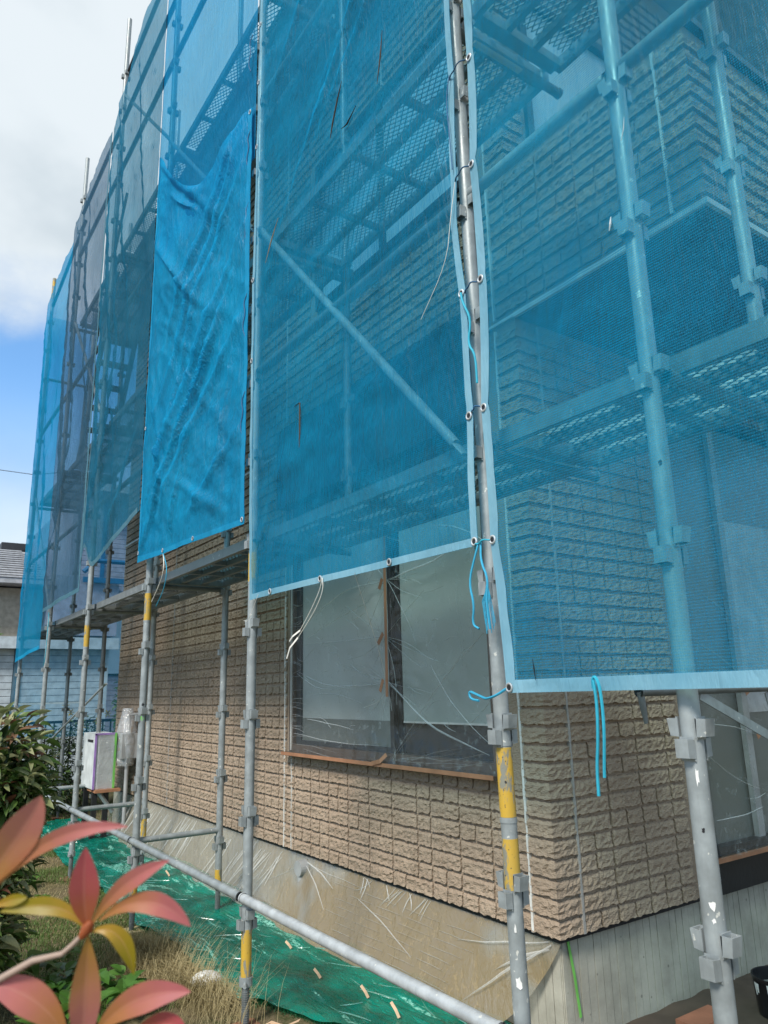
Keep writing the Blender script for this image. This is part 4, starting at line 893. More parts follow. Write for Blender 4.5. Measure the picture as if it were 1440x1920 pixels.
# foundation film
def ffilm(u, v):
    y = lerp(7.6, lerp(1.10, .73, v**.7), u); t = v; xt, zt_ = XW+.028, -.995; xb, zb__ = .74+.05*nz3(y*.9, 0, 4), -G+.015
    if y < 1.35: xb = lerp(XW+.03, xb, max(0, (y-.74)/.6))
    x = lerp(xb, xt, t**.8); z = lerp(zb__, zt_, t)
    d = (.012*nz3(y*3, z*2, 4)+.006*abs(nz3(y*16, z*3, 8)))*math.sin(math.pi*min(1, t*1.02))
    return (x-abs(d), y, z)
cr = MB()
def fp(y, t, lift=.006): u = (7.6-y)/(7.6-.74); p = ffilm(u, t); return (p[0]-lift, p[1], p[2]+.002)
for k in range(70):
    y0 = random.uniform(3.2, 7.2); t0 = random.uniform(.7, .98); y1 = y0+random.uniform(-.05, .12); crease(cr, fp(y0, t0), fp(y1, max(.03, t0-random.uniform(.3, .9))), random.uniform(.003, .011), (-.9, 0, .3), .03)
for k in range(9):
    t0 = .12+.085*k; y0 = random.uniform(2.2, 2.8); y1 = random.uniform(.95, 1.2)
    for j in range(4): a = lerp(y0, y1, j/4); b = lerp(y0, y1, (j+.85)/4); crease(cr, fp(a, t0), fp(b, t0), random.uniform(.0012, .0025), (-.9, 0, .3), .004)
for p0, p1, w_ in [((2.98, .9), (2.45, .45), .012), ((2.98, .92), (2.5, .72), .016), ((2.98, .9), (3.3, .5), .008), ((2.95, .9), (2.2, .85), .006), ((.78, .95), (1.0, .2), .016), ((.78, .9), (.98, .55), .018), ((.80, .97), (1.3, .7), .012), ((2.2, .7), (1.5, .35), .010)]: crease(cr, fp(*p0), fp(*p1), w_*.7, (-.9, 0, .3), .03)
for k in range(16):
    y0 = random.uniform(.95, 2.3); crease(cr, fp(y0, .97), fp(y0+random.uniform(-.12, .12), random.uniform(.72, .9)), random.uniform(.003, .008), (-.9, 0, .3), .1)
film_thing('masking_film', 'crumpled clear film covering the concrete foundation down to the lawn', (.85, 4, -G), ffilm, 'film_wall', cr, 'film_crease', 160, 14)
# green sheet
edge_pts = curve([(.6, .62), (1.2, .42), (1.64, .25), (2.05, .07), (2.56, .06), (3.1, .13), (3.6, .03), (4.4, .10), (5.5, .05), (6.8, .12), (8.1, .12), (9.5, .3)])
def gh(x, y): return gz(x, y)+.020+.016*nz3(x*5, y*2.2, 3)+.013*nz3(x*13, y*5, 5)+.012*abs(nz3(x*20+y*5, y*7, 9))
def gfilm(u, v):
    y = lerp(8.6, .95, u); x = lerp(edge_pts(y)+.03*nz3(y*6, 0, 2), .93, v); return (x, y, gh(x, y)+.012)
cr = MB()
for k in range(90):
    y0 = random.uniform(1.1, 7.5); v0 = random.uniform(.05, .9); x0_ = lerp(edge_pts(y0), .9, v0); L_ = random.uniform(.05, .22); a = R(random.gauss(105, 20)); x1_, y1 = x0_+math.cos(a)*L_, y0+math.sin(a)*L_
    if x1_ < edge_pts(y1)+.02 or x1_ > .86: continue
    crease(cr, (x0_, y0, gh(x0_, y0)+.016), (x1_, y1, gh(x1_, y1)+.016), random.uniform(.0015, .007), (0, 0, 1), .06)
film_thing('ground_sheet', 'glossy green plastic sheet spread over the grass along the wall', (.5, 4, -G), gfilm, 'film_green', cr, 'film_crease_green', 320, 40)
# tapes
def tape_strip(label, pts, w, mat, nrm=(1, 0, 0), group=None): return ribbon(label, pts, w, mat, 'masking_tape', 'tape', group, nrm)
xt = XW-.036
tape_strip('long brown masking tape along the sill of the left window', [(XW-.075, 3.2, -.338), (XW-.077, 2.1, -.339), (XW-.075, .99, -.338)], .022, 'tape_brown')
tape_strip('upright brown tape strip down the middle post of the window film', [(xt, 1.905, 1.0), (xt-.002, 1.905, .5), (xt-.001, 1.91, .04)], .026, 'tape_brown')
tape_strip('slanted brown tape patch at the top of the window film', [(xt, 1.97, .68), (xt-.003, 1.93, .74)], .028, 'tape_brown'); tape_strip('slanted brown tape patch below the upper one on the window film', [(xt-.003, 1.99, .35), (xt-.006, 1.93, .41)], .028, 'tape_brown')
tape_strip('lowest slanted brown tape patch on the window film', [(xt-.003, 1.98, .07), (xt-.006, 1.94, .14)], .026, 'tape_brown'); tape_strip('curled brown tape strip on the sill below the middle post', [(xt-.045, 2.02, -.335), (xt-.05, 1.93, -.318), (xt-.03, 1.89, -.28)], .024, 'tape_brown')
tape_strip('long brown tape under the dark film of the right window', [(2.06, YW-.055, -.812), (3.2, YW-.057, -.812), (4.5, YW-.055, -.812)], .026, 'tape_brown', (0, 1, 0))
tape_strip('small brown tape patch on the right window film beside the upright bar', [(2.58, YW-.062, -.23), (2.64, YW-.062, -.20)], .028, 'tape_brown', (0, 1, 0)); tape_strip('small brown tape patch above, on the right window film', [(2.52, YW-.062, .01), (2.58, YW-.062, .04)], .028, 'tape_brown', (0, 1, 0))
tape_strip('bright green tape strip on the concrete at the house corner', [(XW+.09, YW+.042, -1.0), (XW+.115, YW+.040, -1.15), (XW+.135, YW+.041, -1.31)], .014, 'tape_green', (0, 1, 0))
for k, (y, x, L_) in enumerate([(1.62, .56, .05), (1.98, .50, .04), (1.35, .55, .06), (2.5, .60, .035), (4.7, .62, .04)]):
    z = gh(x, y)+.02; nm = ['middle', 'short curled', 'widest, nearest', 'little curled far', 'farthest'][k]
    ribbon(f'{nm} tan tape tab on the seam of green sheet and clear film', [(x, y, z), (x-.01, y+.01, z+L_*.5), (x-.022, y+.03, z+L_)], .014, 'tape_tan', 'masking_tape', 'tape', 'tan tape tabs', (.7, .7, 0))
ribbon('long twisted tan tape strip lying at the foot of the jack post', [(.02, 1.70, -G+.03), (.06, 1.66, -G+.06), (.10, 1.60, -G+.05), (.15, 1.55, -G+.08)], .024, 'tape_tan', 'masking_tape', 'tape', None, (0, 0, 1))

# ------------------------------------------------------------------ things at the far end of the wall
un = thing('boxed_unit', 'white box unit wrapped in film with green and purple tape on a bracket', 'outdoor unit', (.60, 7.1, -G))
ux0, ux1, uy0, uy1, uz0, uz1 = .50, .72, 6.9, 7.42, -.88, -.31
part('cabinet', MB().box(ux0, ux1, uy0, uy1, uz0, uz1), 'unit_white', un)
part('film_wrap', MB().grid(lambda u, v: (lerp(ux0+.03, ux1+.004, u), uy0-.008-.008*abs(nz3(u*6, v*5, 3)), lerp(uz0-.01, uz1+.004, v)), 14, 14), 'film_unit', un, True)
part('front_slot', MB().box(ux0-.006, ux0+.001, 6.98, 7.2, -.40, -.375), 'steel_black', un)
part('edge_tape', MB().box(ux1-.016, ux1+.006, uy0-.012, uy0+.004, uz0, uz1+.004), 'tape_green', un, label='green tape down the right edge')
part('edge_tape', MB().box(ux0-.004, ux0+.018, uy0-.010, uy0-.001, uz0, uz1).box(ux0-.004, ux1, uy0-.010, uy0+.002, uz1-.014, uz1+.006), 'tape_purple', un, label='purple tape along the top and left edge')
for a_, b_ in ((ux0+.02, uy0+.05), (ux0+.02, uy1-.1), (ux1-.08, uy0+.05)): part('leg', MB().box(a_, a_+.05, b_, b_+.05, -G, uz0), 'steel_black', un)
part('bracket', MB().sweep([(ux0+.06, uy0-.03, uz0-.03), (ux1, uy0-.02, -1.12)], .022, 4), 'galvanised', un)
part('shelf_board', MB().box(ux0+.02, ux1+.06, uy0-.06, uy0+.3, uz0-.035, uz0-.004), 'tape_brown', un)
mt = thing('gas_meter', 'meter and pipes bagged in shiny clear plastic on the siding', 'meter', (.84, 6.93, -.80))
part('meter_body', MB().box(.76, .93, 6.80, 7.04, -.58, -.32), 'meter_grey', mt); part('pipe', MB().sweep([(.84, 6.98, -.32), (.84, 6.98, -.16), (.90, 6.98, -.14)], .02, 8).sweep([(.84, 6.86, -G), (.84, 6.86, -.58)], .022, 8).sweep([(.84, 6.86, -.32), (.84, 6.86, -.12), (.94, 6.86, -.12)], .02, 8), 'meter_grey', mt, True)
part('label_tape', MB().box(.752, .759, 6.90, 6.95, -.40, -.37).box(.752, .759, 6.88, 6.93, -.50, -.47), 'tape_brown', mt)
def bag(u, v):
    a = 2*math.pi*u; z = lerp(-.66, -.05, v); r = .15*(1-.55*max(0, v-.55)/.45)*(.8+.2*min(1, v*4)); q = 1+.16*nz3(math.cos(a)*3, math.sin(a)*3, z*9)
    return (.84+math.cos(a)*r*.75*q, 6.93+math.sin(a)*r*q, z)
part('plastic_bag', MB().grid(bag, 28, 22), 'film_unit', mt, True)

# ------------------------------------------------------------------ neighbours
sh = thing('shed', 'low blue-grey clapboard outbuilding behind the far scaffold posts', 'shed', (1.0, 13.1, -G))
part('wall', MB().box(-2.6, 2.1, 13.05, 16, -G, 1.0), 'shed_trim', sh)
for x0, x1 in ((.62, 2.02),):
    for k in range(20): part('clapboard', MB().box(x0, x1, 13.0, 13.05, -1.40+k*.118, -1.40+k*.118+.109), 'shed_board', sh)
for k in range(20): part('clapboard', MB().box(-.35, .50, 13.0, 13.05, -1.40+k*.118, -1.40+k*.118+.109), 'shed_board', sh)
part('corner_post', MB().box(.51, .61, 12.97, 13.06, -G, 1.0), 'shed_trim', sh); part('corner_post', MB().box(2.03, 2.13, 12.97, 13.06, -G, 1.0), 'shed_board', sh)
part('roof', MB().box(-3, 2.25, 12.85, 16.2, 1.02, 1.10), 'shed_trim', sh); part('fascia', MB().box(-3, 2.26, 12.80, 12.85, .95, 1.16), 'shed_board', sh)
part('door', MB().box(-2.5, -.4, 12.99, 13.04, -G, .62), 'steel_black', sh)
bh = thing('neighbour_house', 'two-storey house with slate roof, beige wall and black balcony at the left edge', 'house', (0, 22, -G))
part('wall', MB().box(-9, 2.6, 21, 29, -G, 3.1), 'plaster_beige', bh)
r_ = MB(); rx0, rx1 = -10, 3.2
r_.add([(rx0, 20.3, 3.15), (rx1, 20.3, 3.15), (rx1, 29.6, 3.15), (rx0, 29.6, 3.15), (1.5, 25, 4.9), (2.4, 25, 4.9), (rx0, 20.3, 3.28), (rx1, 20.3, 3.28), (rx1, 29.6, 3.28), (rx0, 29.6, 3.28)], [(0, 3, 2, 1), (0, 1, 7, 6), (1, 2, 8, 7), (2, 3, 9, 8), (3, 0, 6, 9), (6, 7, 5, 4), (7, 8, 5), (8, 9, 4, 5), (9, 6, 4)])
ro = part('roof', r_, 'roof_slate', bh)
for k in range(13):
    t0 = k/13; y = lerp(20.28, 24.9, t0); z = lerp(3.30, 4.9, t0); part('shingle_row', MB().box(-5, lerp(3.18, 2.0, t0), y, y+.33, z, z+.035), 'roof_slate', ro)
part('ridge_cap', MB().box(1.5, 2.5, 24.7, 25.3, 4.85, 5.08), 'balcony_dark', ro)
w = part('window', MB().box(-.6, .85, 20.95, 21.0, .9, 2.75), 'frame_bronze', bh); part('pane', MB().box(-.5, .75, 20.93, 20.95, 1.0, 2.65), 'pale_pane', w)
bl_ = part('balcony', MB().box(-4, 2.3, 19.9, 19.95, .4, 1.35), 'balcony_dark', bh); part('rail', MB().box(-4, 2.3, 19.9, 19.96, 1.5, 1.56), 'balcony_dark', bh)
for k in range(5): part('baluster', MB().box(.1+k*.5, .14+k*.5, 19.9, 19.95, .4, 1.55), 'balcony_dark', bh)
lh = thing('neighbour_house', 'lilac-grey clapboard house seen between the scaffold posts above the shed', 'house', (3.5, 19, -G))
part('wall', MB().box(2.3, 6.6, 18.05, 24, -G, 5.2), 'lilac_board', lh); part('bay', MB().box(1.9, 3.4, 17.4, 18.05, 1.55, 3.0), 'lilac_board', lh)
for k in range(52): part('clapboard', MB().box(2.3, 6.6, 18.0, 18.05, -1.40+k*.126, -1.40+k*.126+.117), 'lilac_board', lh)
part('corner_trim', MB().box(3.05, 3.15, 17.97, 18.05, -G, 5.2).box(4.1, 4.2, 17.97, 18.05, -G, 5.2), 'rail_blue', lh)
part('roof', MB().box(2.7, 7.2, 17.2, 24.6, 5.2, 5.4), 'roof_slate', lh)
part('rail', MB().sweep([(2.5, 17.3, 3.1), (2.8, 17.3, 3.4), (4.6, 17.3, 3.4)], .06, 8).box(2.5, 4.6, 17.28, 17.34, 2.85, 2.98), 'rail_blue', lh)
w = part('window', MB().box(3.3, 4.0, 17.96, 18.0, .6, 2.2), 'frame_bronze', lh); part('pane', MB().box(3.35, 3.95, 17.94, 17.96, .65, 2.15), 'pale_pane', w)
fe = thing('iron_fence', 'low black railing fence in front of the shed', 'fence', (1.0, 10.8, -G))
part('rail', MB().box(.2, 2.4, 10.78, 10.82, -.30, -.26), 'steel_black', fe); part('rail', MB().box(.2, 2.4, 10.78, 10.82, -1.2, -1.16), 'steel_black', fe)
for k in range(19): part('baluster', MB().box(.22+k*.12, .24+k*.12, 10.79, 10.81, -G, -.27), 'steel_black', fe)
part('rail', MB().box(.5, 1.6, 12.6, 12.63, -.02, .01), 'caulk_white', fe)
for k, (z, z2) in enumerate([(9.23, 9.05), (6.03, 5.92), (5.86, 5.78), (5.7, 5.62)]):
    nm = ['single overhead wire crossing the blue sky', 'upper wire above the slate roof', 'middle wire above the slate roof', 'lower wire above the slate roof'][k]
    solo('overhead_wire', MB().sweep([(-14, 36.5 if k else 38, z+1.9), (1.9, 30.9, z), (3.1, 30.3, z2), (16, 24, z2+1.6)], .014, 6), 'wire', nm, 'wire', (1.9, 31, z), 'overhead wires')

# ------------------------------------------------------------------ plants
def leaf_geo(L, W, curl=.25, fold=.18, nu=4, nv=7):
    m = MB()
    def P(u, v):
        wd = W*.5*(math.sin(math.pi*(v**.75))**.85 if 0 < v < 1 else 0.0)+.0004; s_ = (u-.5)*2
        return (s_*wd, L*v*math.cos(curl*v), -L*v*math.sin(curl*v)*.9+abs(s_)*wd*fold*2)
    m.grid(P, nu, nv); return m
LF = {}
for nm in ('leaf_green', 'leaf_pale', 'leaf_bronze', 'leaf_dark', 'leaf_bright'):
    LF[nm] = [leaf_geo(1., .34, c, .3, 2, 5).mesh('leaf', nm, True) for c in (.15, .5, .9)]
LA = {k: [(np.array([tuple(v.co) for v in me.vertices]), [tuple(p.vertices) for p in me.polygons]) for me in v] for k, v in LF.items()}
from mathutils import Euler
def bush(name, label, base, blobs, n, size, mats, weights, single=0, cat='bush', group=None, droop=0.):
    t = thing(name, label, cat, base, group); bl = Vector(wz(base))
    tr = MB()
    for (c, r_) in blobs:
        c = Vector(c); tr.sweep([Vector(base)+Vector((0, 0, -.02)), Vector(base).lerp(c, .5)+Vector((.03, .02, .05)), c], [.018, .012, .004], 6)
    part('stem', tr, 'bark', t)
    L = []
    for i in range(n):
        c, r_ = random.choice(blobs); d = Vector((random.gauss(0, 1), random.gauss(0, 1), random.gauss(0, 1))).normalized(); k = random.random()**.33
        r3 = Vector(r_) if isinstance(r_, tuple) else Vector((r_, r_, r_)); p = Vector(c)+Vector((d.x*r3.x, d.y*r3.y, d.z*r3.z))*k
        if p.z < -G+.01: continue
        yaw = math.atan2(-d.x, d.y)+random.uniform(-.9, .9); pit = random.uniform(-.3, .9)-droop+.4*d.z
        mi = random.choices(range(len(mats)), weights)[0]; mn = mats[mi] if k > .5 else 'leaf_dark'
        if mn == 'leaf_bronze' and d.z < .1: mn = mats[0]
        L.append((p+Vector((0, 0, G))-bl, Euler((pit, random.uniform(-.6, .6), yaw)), size*random.uniform(.6, 1.25), mn))
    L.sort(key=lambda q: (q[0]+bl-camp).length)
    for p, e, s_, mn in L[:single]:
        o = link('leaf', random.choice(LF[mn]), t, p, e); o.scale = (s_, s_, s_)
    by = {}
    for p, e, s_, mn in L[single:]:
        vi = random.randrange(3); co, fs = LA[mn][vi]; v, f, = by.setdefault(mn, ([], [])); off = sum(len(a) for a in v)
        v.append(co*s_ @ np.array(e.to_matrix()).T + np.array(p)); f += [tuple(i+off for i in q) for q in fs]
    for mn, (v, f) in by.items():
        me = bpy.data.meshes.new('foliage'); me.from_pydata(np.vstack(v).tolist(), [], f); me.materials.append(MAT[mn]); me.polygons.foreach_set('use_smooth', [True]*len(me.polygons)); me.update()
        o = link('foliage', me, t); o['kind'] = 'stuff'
    return t
bush('photinia_bush', 'large leafy photinia bush with reddish young tips at the left edge', (-1.12, 2.75, -G),
     [((-1.05, 2.6, -.22), .27), ((-.97, 2.62, -.38), .23), ((-1.15, 2.7, -.5), .33), ((-1.0, 2.72, -.72), .22), ((-1.15, 2.6, -.95), .30), ((-1.3, 2.8, -.3), .35), ((-1.08, 2.75, -1.1), .25)],
     4200, .098, ['leaf_green', 'leaf_pale', 'leaf_bronze', 'leaf_green'], [4, 5, 1.6, 2], single=290)
bush('flowering_shrub', 'dark green shrub with yellow flowers in front of the shed', (1.0, 9.9, -G), [((.62, 9.9, -.75), (.35, .4, .45)), ((1.05, 9.9, -.65), (.4, .4, .5)), ((1.55, 9.9, -.85), (.4, .4, .45)), ((.8, 9.7, -1.2), (.5, .4, .3))], 3600, .075, ['leaf_dark', 'leaf_green'], [4, 1.2])
bush('climbing_plant', 'narrow green climber beside the far corner of the brick wall', (1.75, 10.2, -G), [((1.72, 10.2, -.1), (.14, .2, .5)), ((1.78, 10.2, -.7), (.16, .2, .6))], 900, .10, ['leaf_green', 'leaf_bright'], [2, 1])
bush('garden_tree', 'bright green tree top behind the shed roof at the left edge', (-.9, 17, -G), [((-.9, 17, 1.55), (1.2, 1, .5)), ((.2, 17, 1.45), (.5, .8, .4))], 1500, .14, ['leaf_bright', 'leaf_green'], [3, 1], cat='tree')
bush('hedge', 'dark hedge filling the ground behind the bush left of the shed', (-.6, 9.2, -G), [((-1.2, 9.2, -.9), (.9, .5, .6)), ((-.2, 9.3, -1.0), (.7, .5, .5)), ((.4, 9.2, -1.15), (.5, .4, .35))], 2600, .09, ['leaf_dark', 'leaf_green'], [3, 1])
for k, (x, y, z) in enumerate([(.95, 9.55, -.33), (1.15, 9.5, -.25), (.72, 9.55, -.02), (1.05, 9.55, -.78), (1.62, 9.5, -.30), (.80, 9.6, -.12), (1.28, 9.5, -.15)]):
    m = MB()
    for j in range(6):
        a = j*math.pi/3; m.sweep([(x, y, z), (x+.03*math.cos(a), y-.02, z+.03*math.sin(a)), (x+.055*math.cos(a), y-.01, z+.055*math.sin(a))], [.004, .014, .003], 5, flat=.4)
    nm = ['largest', 'upper right', 'tallest left', 'lowest', 'rightmost', 'small left', 'small right'][k]
    solo('flower', m, 'flower_yellow', f'{nm} yellow flower on the dark shrub', 'flower', (x, y, z), 'yellow flowers')
# weeds
def weed(label, x, y, n, s, mat, up=.5):
    z0 = gz(x, y); t = thing('weed', label, 'weed', (x, y, z0), 'broad-leaved weeds'); bl = Vector(wz((x, y, z0)))
    for i in range(n):
        a = random.uniform(0, 6.28); q = random.uniform(.2, 1.3)*s; p = Vector((math.cos(a)*q*.35, math.sin(a)*q*.35, random.uniform(.04, .06+up*s)))
        o = link('leaf', random.choice(LF[mat]), t, p, (random.uniform(-.1, .8), random.uniform(-.4, .4), a-math.pi/2)); k = s*random.uniform(.6, 1.0); o.scale = (k*1.7, k, k)
    return t
for k, (x, y, n, s, mt, lb) in enumerate([(-.66, 2.45, 16, .17, 'leaf_bright', 'bright broad-leaved weed at the bottom left corner'), (-.60, 2.75, 18, .15, 'leaf_green', 'spreading green weed left of the dry grass'), (-.50, 2.55, 16, .14, 'leaf_bright', 'small bright weed behind the lowest pink leaf'),
        (-.42, 2.28, 18, .15, 'leaf_bright', 'light green weed beside the dry grass tuft near the bottom edge'), (-.52, 3.15, 14, .09, 'leaf_green', 'dark feathery weed above the bright ones'), (-.78, 3.0, 14, .18, 'leaf_green', 'large weed in the shade under the bush'), (-.34, 2.55, 12, .10, 'leaf_bright', 'little weed at the right of the weed patch'), (-.72, 2.15, 18, .17, 'leaf_bright', 'bright weed nearest the camera'), (-.35, 4.6, 10, .07, 'leaf_bright', 'low weed patch in the sunny lawn by the sheet edge'), (-.3, 5.3, 10, .08, 'leaf_bright', 'far low weed near the post foot')]):
    weed(lb, x, y, n, s, mt)
# grass
def blades(name, label_kind, n, region, h, mats, lean=.5, w=.003, under=None):
    v = []; f = []; k = 0
    for i in range(n):
        x, y = region(); 
        if x is None: continue
        z = gz(x, y)-.004; hh = h*random.uniform(.4, 1.3); a = random.uniform(0, 6.28); l = lean*random.uniform(.3, 1.4)*hh; dx, dy = math.cos(a)*l, math.sin(a)*l; px, py = -math.sin(a)*w/2, math.cos(a)*w/2
        v += [(x-px, y-py, z), (x+px, y+py, z), (x+dx*.45+px*.8, y+dy*.45+py*.8, z+hh*.6), (x+dx*.45-px*.8, y+dy*.45-py*.8, z+hh*.6), (x+dx, y+dy, z+hh*(.9 if lean < 1 else .55))]
        f += [(k, k+1, k+2, k+3), (k+3, k+2, k+4)]; k += 5
    o = struct(name, MB().add(v, f), mats, kind='stuff'); return o
def reg(x0, x1, y0, y1, fn=None):
    def r():
        for _ in range(6):
            x, y = random.uniform(x0, x1), random.uniform(y0, y1)
            if fn is None or fn(x, y): return x, y
        return None, None
    return r
lawn = lambda x, y: x < edge_pts(y) + .02 and nz3(x*1.7, y*1.2, 7) > -.22
blades('grass', 0, 52000, reg(-1.6, .3, 2.2, 8, lawn), .035, 'grass_green', .8, .004)
blades('grass', 0, 20000, reg(-1.6, .3, 2.2, 8, lambda x, y: x < edge_pts(y)+.02 and nz3(x*1.7, y*1.2, 7) < .02), .03, 'grass_dry', 1.3, .003)
blades('grass', 0, 26000, reg(.05, .85, 1.0, 8, lambda x, y: x > edge_pts(y)+.01), .030, 'grass_film', 1.2, .004)
blades('grass', 0, 9000, reg(-3.5, 4, 7.5, 13, None), .06, 'grass_green', .6, .008)
# dry grass tuft: long drooping straw
v = []; f = []; k = 0
for i in range(7500):
    cx_, cy_, sx_, sy_ = random.choice([(-.10, 2.95, .16, .30), (-.04, 2.45, .10, .22), (-.20, 2.7, .14, .24), (-.02, 2.15, .09, .16), (-.02, 3.1, .08, .2)]); x, y = random.gauss(cx_, sx_*.6), random.gauss(cy_, sy_*.6)
    if x > edge_pts(y)+.04 or x < -.34: continue
    z = gz(x, y)-.01; L_ = random.uniform(.06, .18); a = random.uniform(0, 6.28) if random.random() < .6 else random.gauss(2.6, .5); hgt = random.uniform(.25, .8)*L_; ww = .0016
    pts = [Vector((x+math.cos(a)*L_*t, y+math.sin(a)*L_*t, z+hgt*(1-(2*t-.9)**2*1.15)*.9)) for t in (0, .33, .66, 1)]; s_ = Vector((-math.sin(a), math.cos(a), .3))*ww
    for j, p in enumerate(pts): q = s_*(1-j*.28); v += [tuple(p-q), tuple(p+q)]
    f += [(k+2*j, k+2*j+1, k+2*j+3, k+2*j+2) for j in range(3)]; k += 8
o = struct('dry_grass', MB().add(v, f), 'grass_dry', kind='stuff')
v = []; f = []; k = 0
for i in range(220):
    x, y = random.gauss(.0, .05), random.choice((2.15, 2.75, 2.5, 1.9, 3.0))+random.gauss(0, .12); z = gz(x, y); a = random.gauss(-.2, .8); L_ = random.uniform(.12, .34); ww = .0011
    pts = [Vector((x+math.cos(a)*L_*t*t*.5, y+math.sin(a)*L_*t*t*.5, z+L_*t*(1-.2*t))) for t in (0, .33, .66, 1)]; s_ = Vector((.6, -.8, 0))*ww
    for j, p in enumerate(pts): q = s_*(1-j*.25); v += [tuple(p-q), tuple(p+q)]
    f += [(k+2*j, k+2*j+1, k+2*j+3, k+2*j+2) for j in range(3)]; k += 8
struct('tall_grass', MB().add(v, f), 'grass_dry', kind='stuff')
# round white lid half under the sheet
m = MB(); m.grid(lambda u, v: (-.0+.085*math.sin(v*1.5)*math.cos(u*6.2832)+.03, 2.36+.085*math.sin(v*1.5)*math.sin(u*6.2832), gz(0, 2.4)+.03+.05*math.cos(v*1.5)), 20, 8)
solo('stone', m, 'paint_white', 'pale rounded stone half covered by the edge of the green sheet', 'stone', (.03, 2.36, -G), None, True)
# soil strip at right with bucket and tile piece
m = MB(); m.grid(lambda u, v: (lerp(.98, 5, u), lerp(-.9, .78, v), -G+.012+.018*nz3(u*30, v*14, 2)+.006*nz3(u*90, v*50, 5)), 90, 50)
struct('soil', m, 'soil', smooth=True)
bk = thing('paint_bucket', 'black paint bucket streaked with white paint at the lower right corner', 'bucket', (2.02, .38, -G))
def lathe(prof, c, n=28):
    m = MB(); vs = [(c[0]+r_*math.cos(2*math.pi*j/n), c[1]+r_*math.sin(2*math.pi*j/n), z) for r_, z in prof for j in range(n)]
    return m.add(vs, [(i*n+j, i*n+(j+1) % n, (i+1)*n+(j+1) % n, (i+1)*n+j) for i in range(len(prof)-1) for j in range(n)])
part('bucket_wall', lathe([(.105, -G+.01), (.118, -G+.16), (.121, -G+.165), (.121, -G+.175), (.114, -G+.175), (.102, -G+.03), (.0, -G+.03)], (2.02, .38)), 'can_black', bk, True)
part('paint_surface', lathe([(.0, -G+.12), (.111, -G+.12)], (2.02, .38)), 'meter_grey', bk)
sp_ = MB()
for k in range(26):
    a = random.uniform(2.6, 5.8); z1 = -G+random.uniform(.10, .165); z0 = z1-random.uniform(.01, .09); w_ = random.uniform(.03, .09)
    sp_.add([(2.02+(.1065+.013*(zz+G)/.16+.0015)*math.cos(aa), .38+(.1065+.013*(zz+G)/.16+.0015)*math.sin(aa), zz) for aa, zz in ((a-w_, z1), (a+w_, z1), (a+w_*.5, z0), (a-w_*.5, z0))], [(0, 1, 2, 3)])
part('paint_run', sp_, 'paint_white', bk)
part('handle', MB().sweep([(1.90, .36, -G+.15), (1.88, .30, -G+.08), (1.92, .22, -G+.03), (2.03, .20, -G+.02)], .003, 6), 'galvanised', bk, True)
solo('roof_tile_piece', MB().box(1.55, 1.80, .50, .62, -G+.01, -G+.035), 'terracotta', 'broken terracotta piece on the soil at the bottom edge beside the near post', 'tile', (1.68, .56, -G+.01))

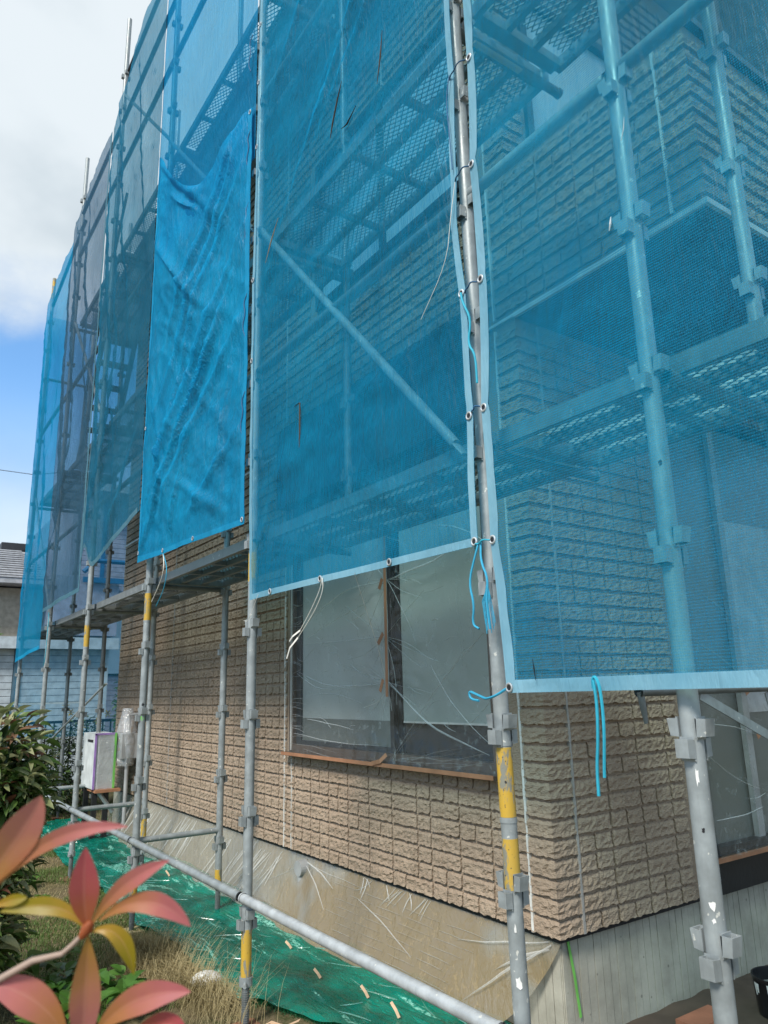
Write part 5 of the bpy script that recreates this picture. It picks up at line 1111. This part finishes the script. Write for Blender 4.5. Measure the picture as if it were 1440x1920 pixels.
# ------------------------------------------------------------------ foreground photinia twig
tw = thing('photinia_twig', 'blurred foreground twig with large pink and orange young leaves', 'twig', (-1.54, -1.11, -.13))
part('stem', MB().sweep([(-1.469, -1.176, -.076), (-1.475, -1.170, -.084), (-1.480, -1.164, -.090), (-1.496, -1.152, -.094), (-1.513, -1.136, -.106), (-1.538, -1.114, -.124), (-1.58, -1.07, -.16)], [.0016, .0017, .0018, .0022, .0025, .0026, .003], 8), 'twig', tw, True)
part('bud', MB().sweep([(-1.471, -1.175, -.079), (-1.468, -1.178, -.073), (-1.466, -1.180, -.069)], [.0022, .0042, .002], 8), 'leaf_red', tw, True)
def big_leaf(p0, p1, p2, w_, mat, face=None, fold=.25):
    p0, p1, p2 = map(Vector, (p0, p1, p2)); p1 = p1*2-(p0+p2)*.5          # quadratic control through the middle point
    view = (p1-Vector((-1.6101, -1.7492, .079))).normalized(); m = MB(); nu, nv = 8, 18
    def P(u, v):
        p = p0*(1-v)**2+p1*2*v*(1-v)+p2*v*v; d = (p0*(v-1)+p1*(1-2*v)+p2*v).normalized(); s_ = d.cross(view).normalized(); n_ = s_.cross(d)
        wd = w_*.43*(max(0, math.sin(math.pi*v**1.15))**.80)*(.62+.38*min(1, v*1.6))+.0003; q = (u-.5)*2
        return tuple(p+s_*q*wd*(1-.0*abs(q))-n_*(abs(q)*wd*fold))
    m.grid(P, nu, nv); o = part('leaf', m, mat, tw, True)
    uvl = o.data.uv_layers.new(name='UVMap'); 
    for lp in o.data.loops: uvl.data[lp.index].uv = m.uvs[lp.vertex_index]
    return o
for a in [((-1.467, -1.177, -.074), (-1.472, -1.181, -.052), (-1.475, -1.188, -.020), .0225, 'leaf_red'), ((-1.466, -1.179, -.072), (-1.451, -1.196, -.047), (-1.427, -1.218, -.030), .0135, 'leaf_pink'),
          ((-1.462, -1.183, -.069), (-1.437, -1.204, -.057), (-1.410, -1.217, -.074), .0165, 'leaf_pink'), ((-1.467, -1.177, -.078), (-1.464, -1.168, -.112), (-1.461, -1.156, -.159), .0232, 'leaf_orange'),
          ((-1.466, -1.178, -.076), (-1.450, -1.188, -.079), (-1.438, -1.188, -.105), .0130, 'leaf_olive'), ((-1.469, -1.176, -.074), (-1.488, -1.167, -.059), (-1.518, -1.147, -.061), .0130, 'leaf_olive'),
          ((-1.528, -1.141, -.054), (-1.496, -1.174, -.016), (-1.453, -1.207, -.007), .0125, 'leaf_pink'), ((-1.545, -1.127, -.064), (-1.517, -1.159, -.019), (-1.504, -1.179, .015), .0290, 'leaf_orange'),
          ((-1.470, -1.153, -.150), (-1.490, -1.148, -.122), (-1.522, -1.130, -.107), .0255, 'leaf_pink'), ((-1.457, -1.163, -.147), (-1.436, -1.184, -.123), (-1.405, -1.208, -.117), .0215, 'leaf_pink'),
          ((-1.444, -1.168, -.162), (-1.422, -1.189, -.140), (-1.404, -1.200, -.145), .0175, 'leaf_red'), ((-1.524, -1.143, -.058), (-1.513, -1.152, -.054), (-1.504, -1.159, -.052), .0080, 'leaf_olive')]: big_leaf(*a)
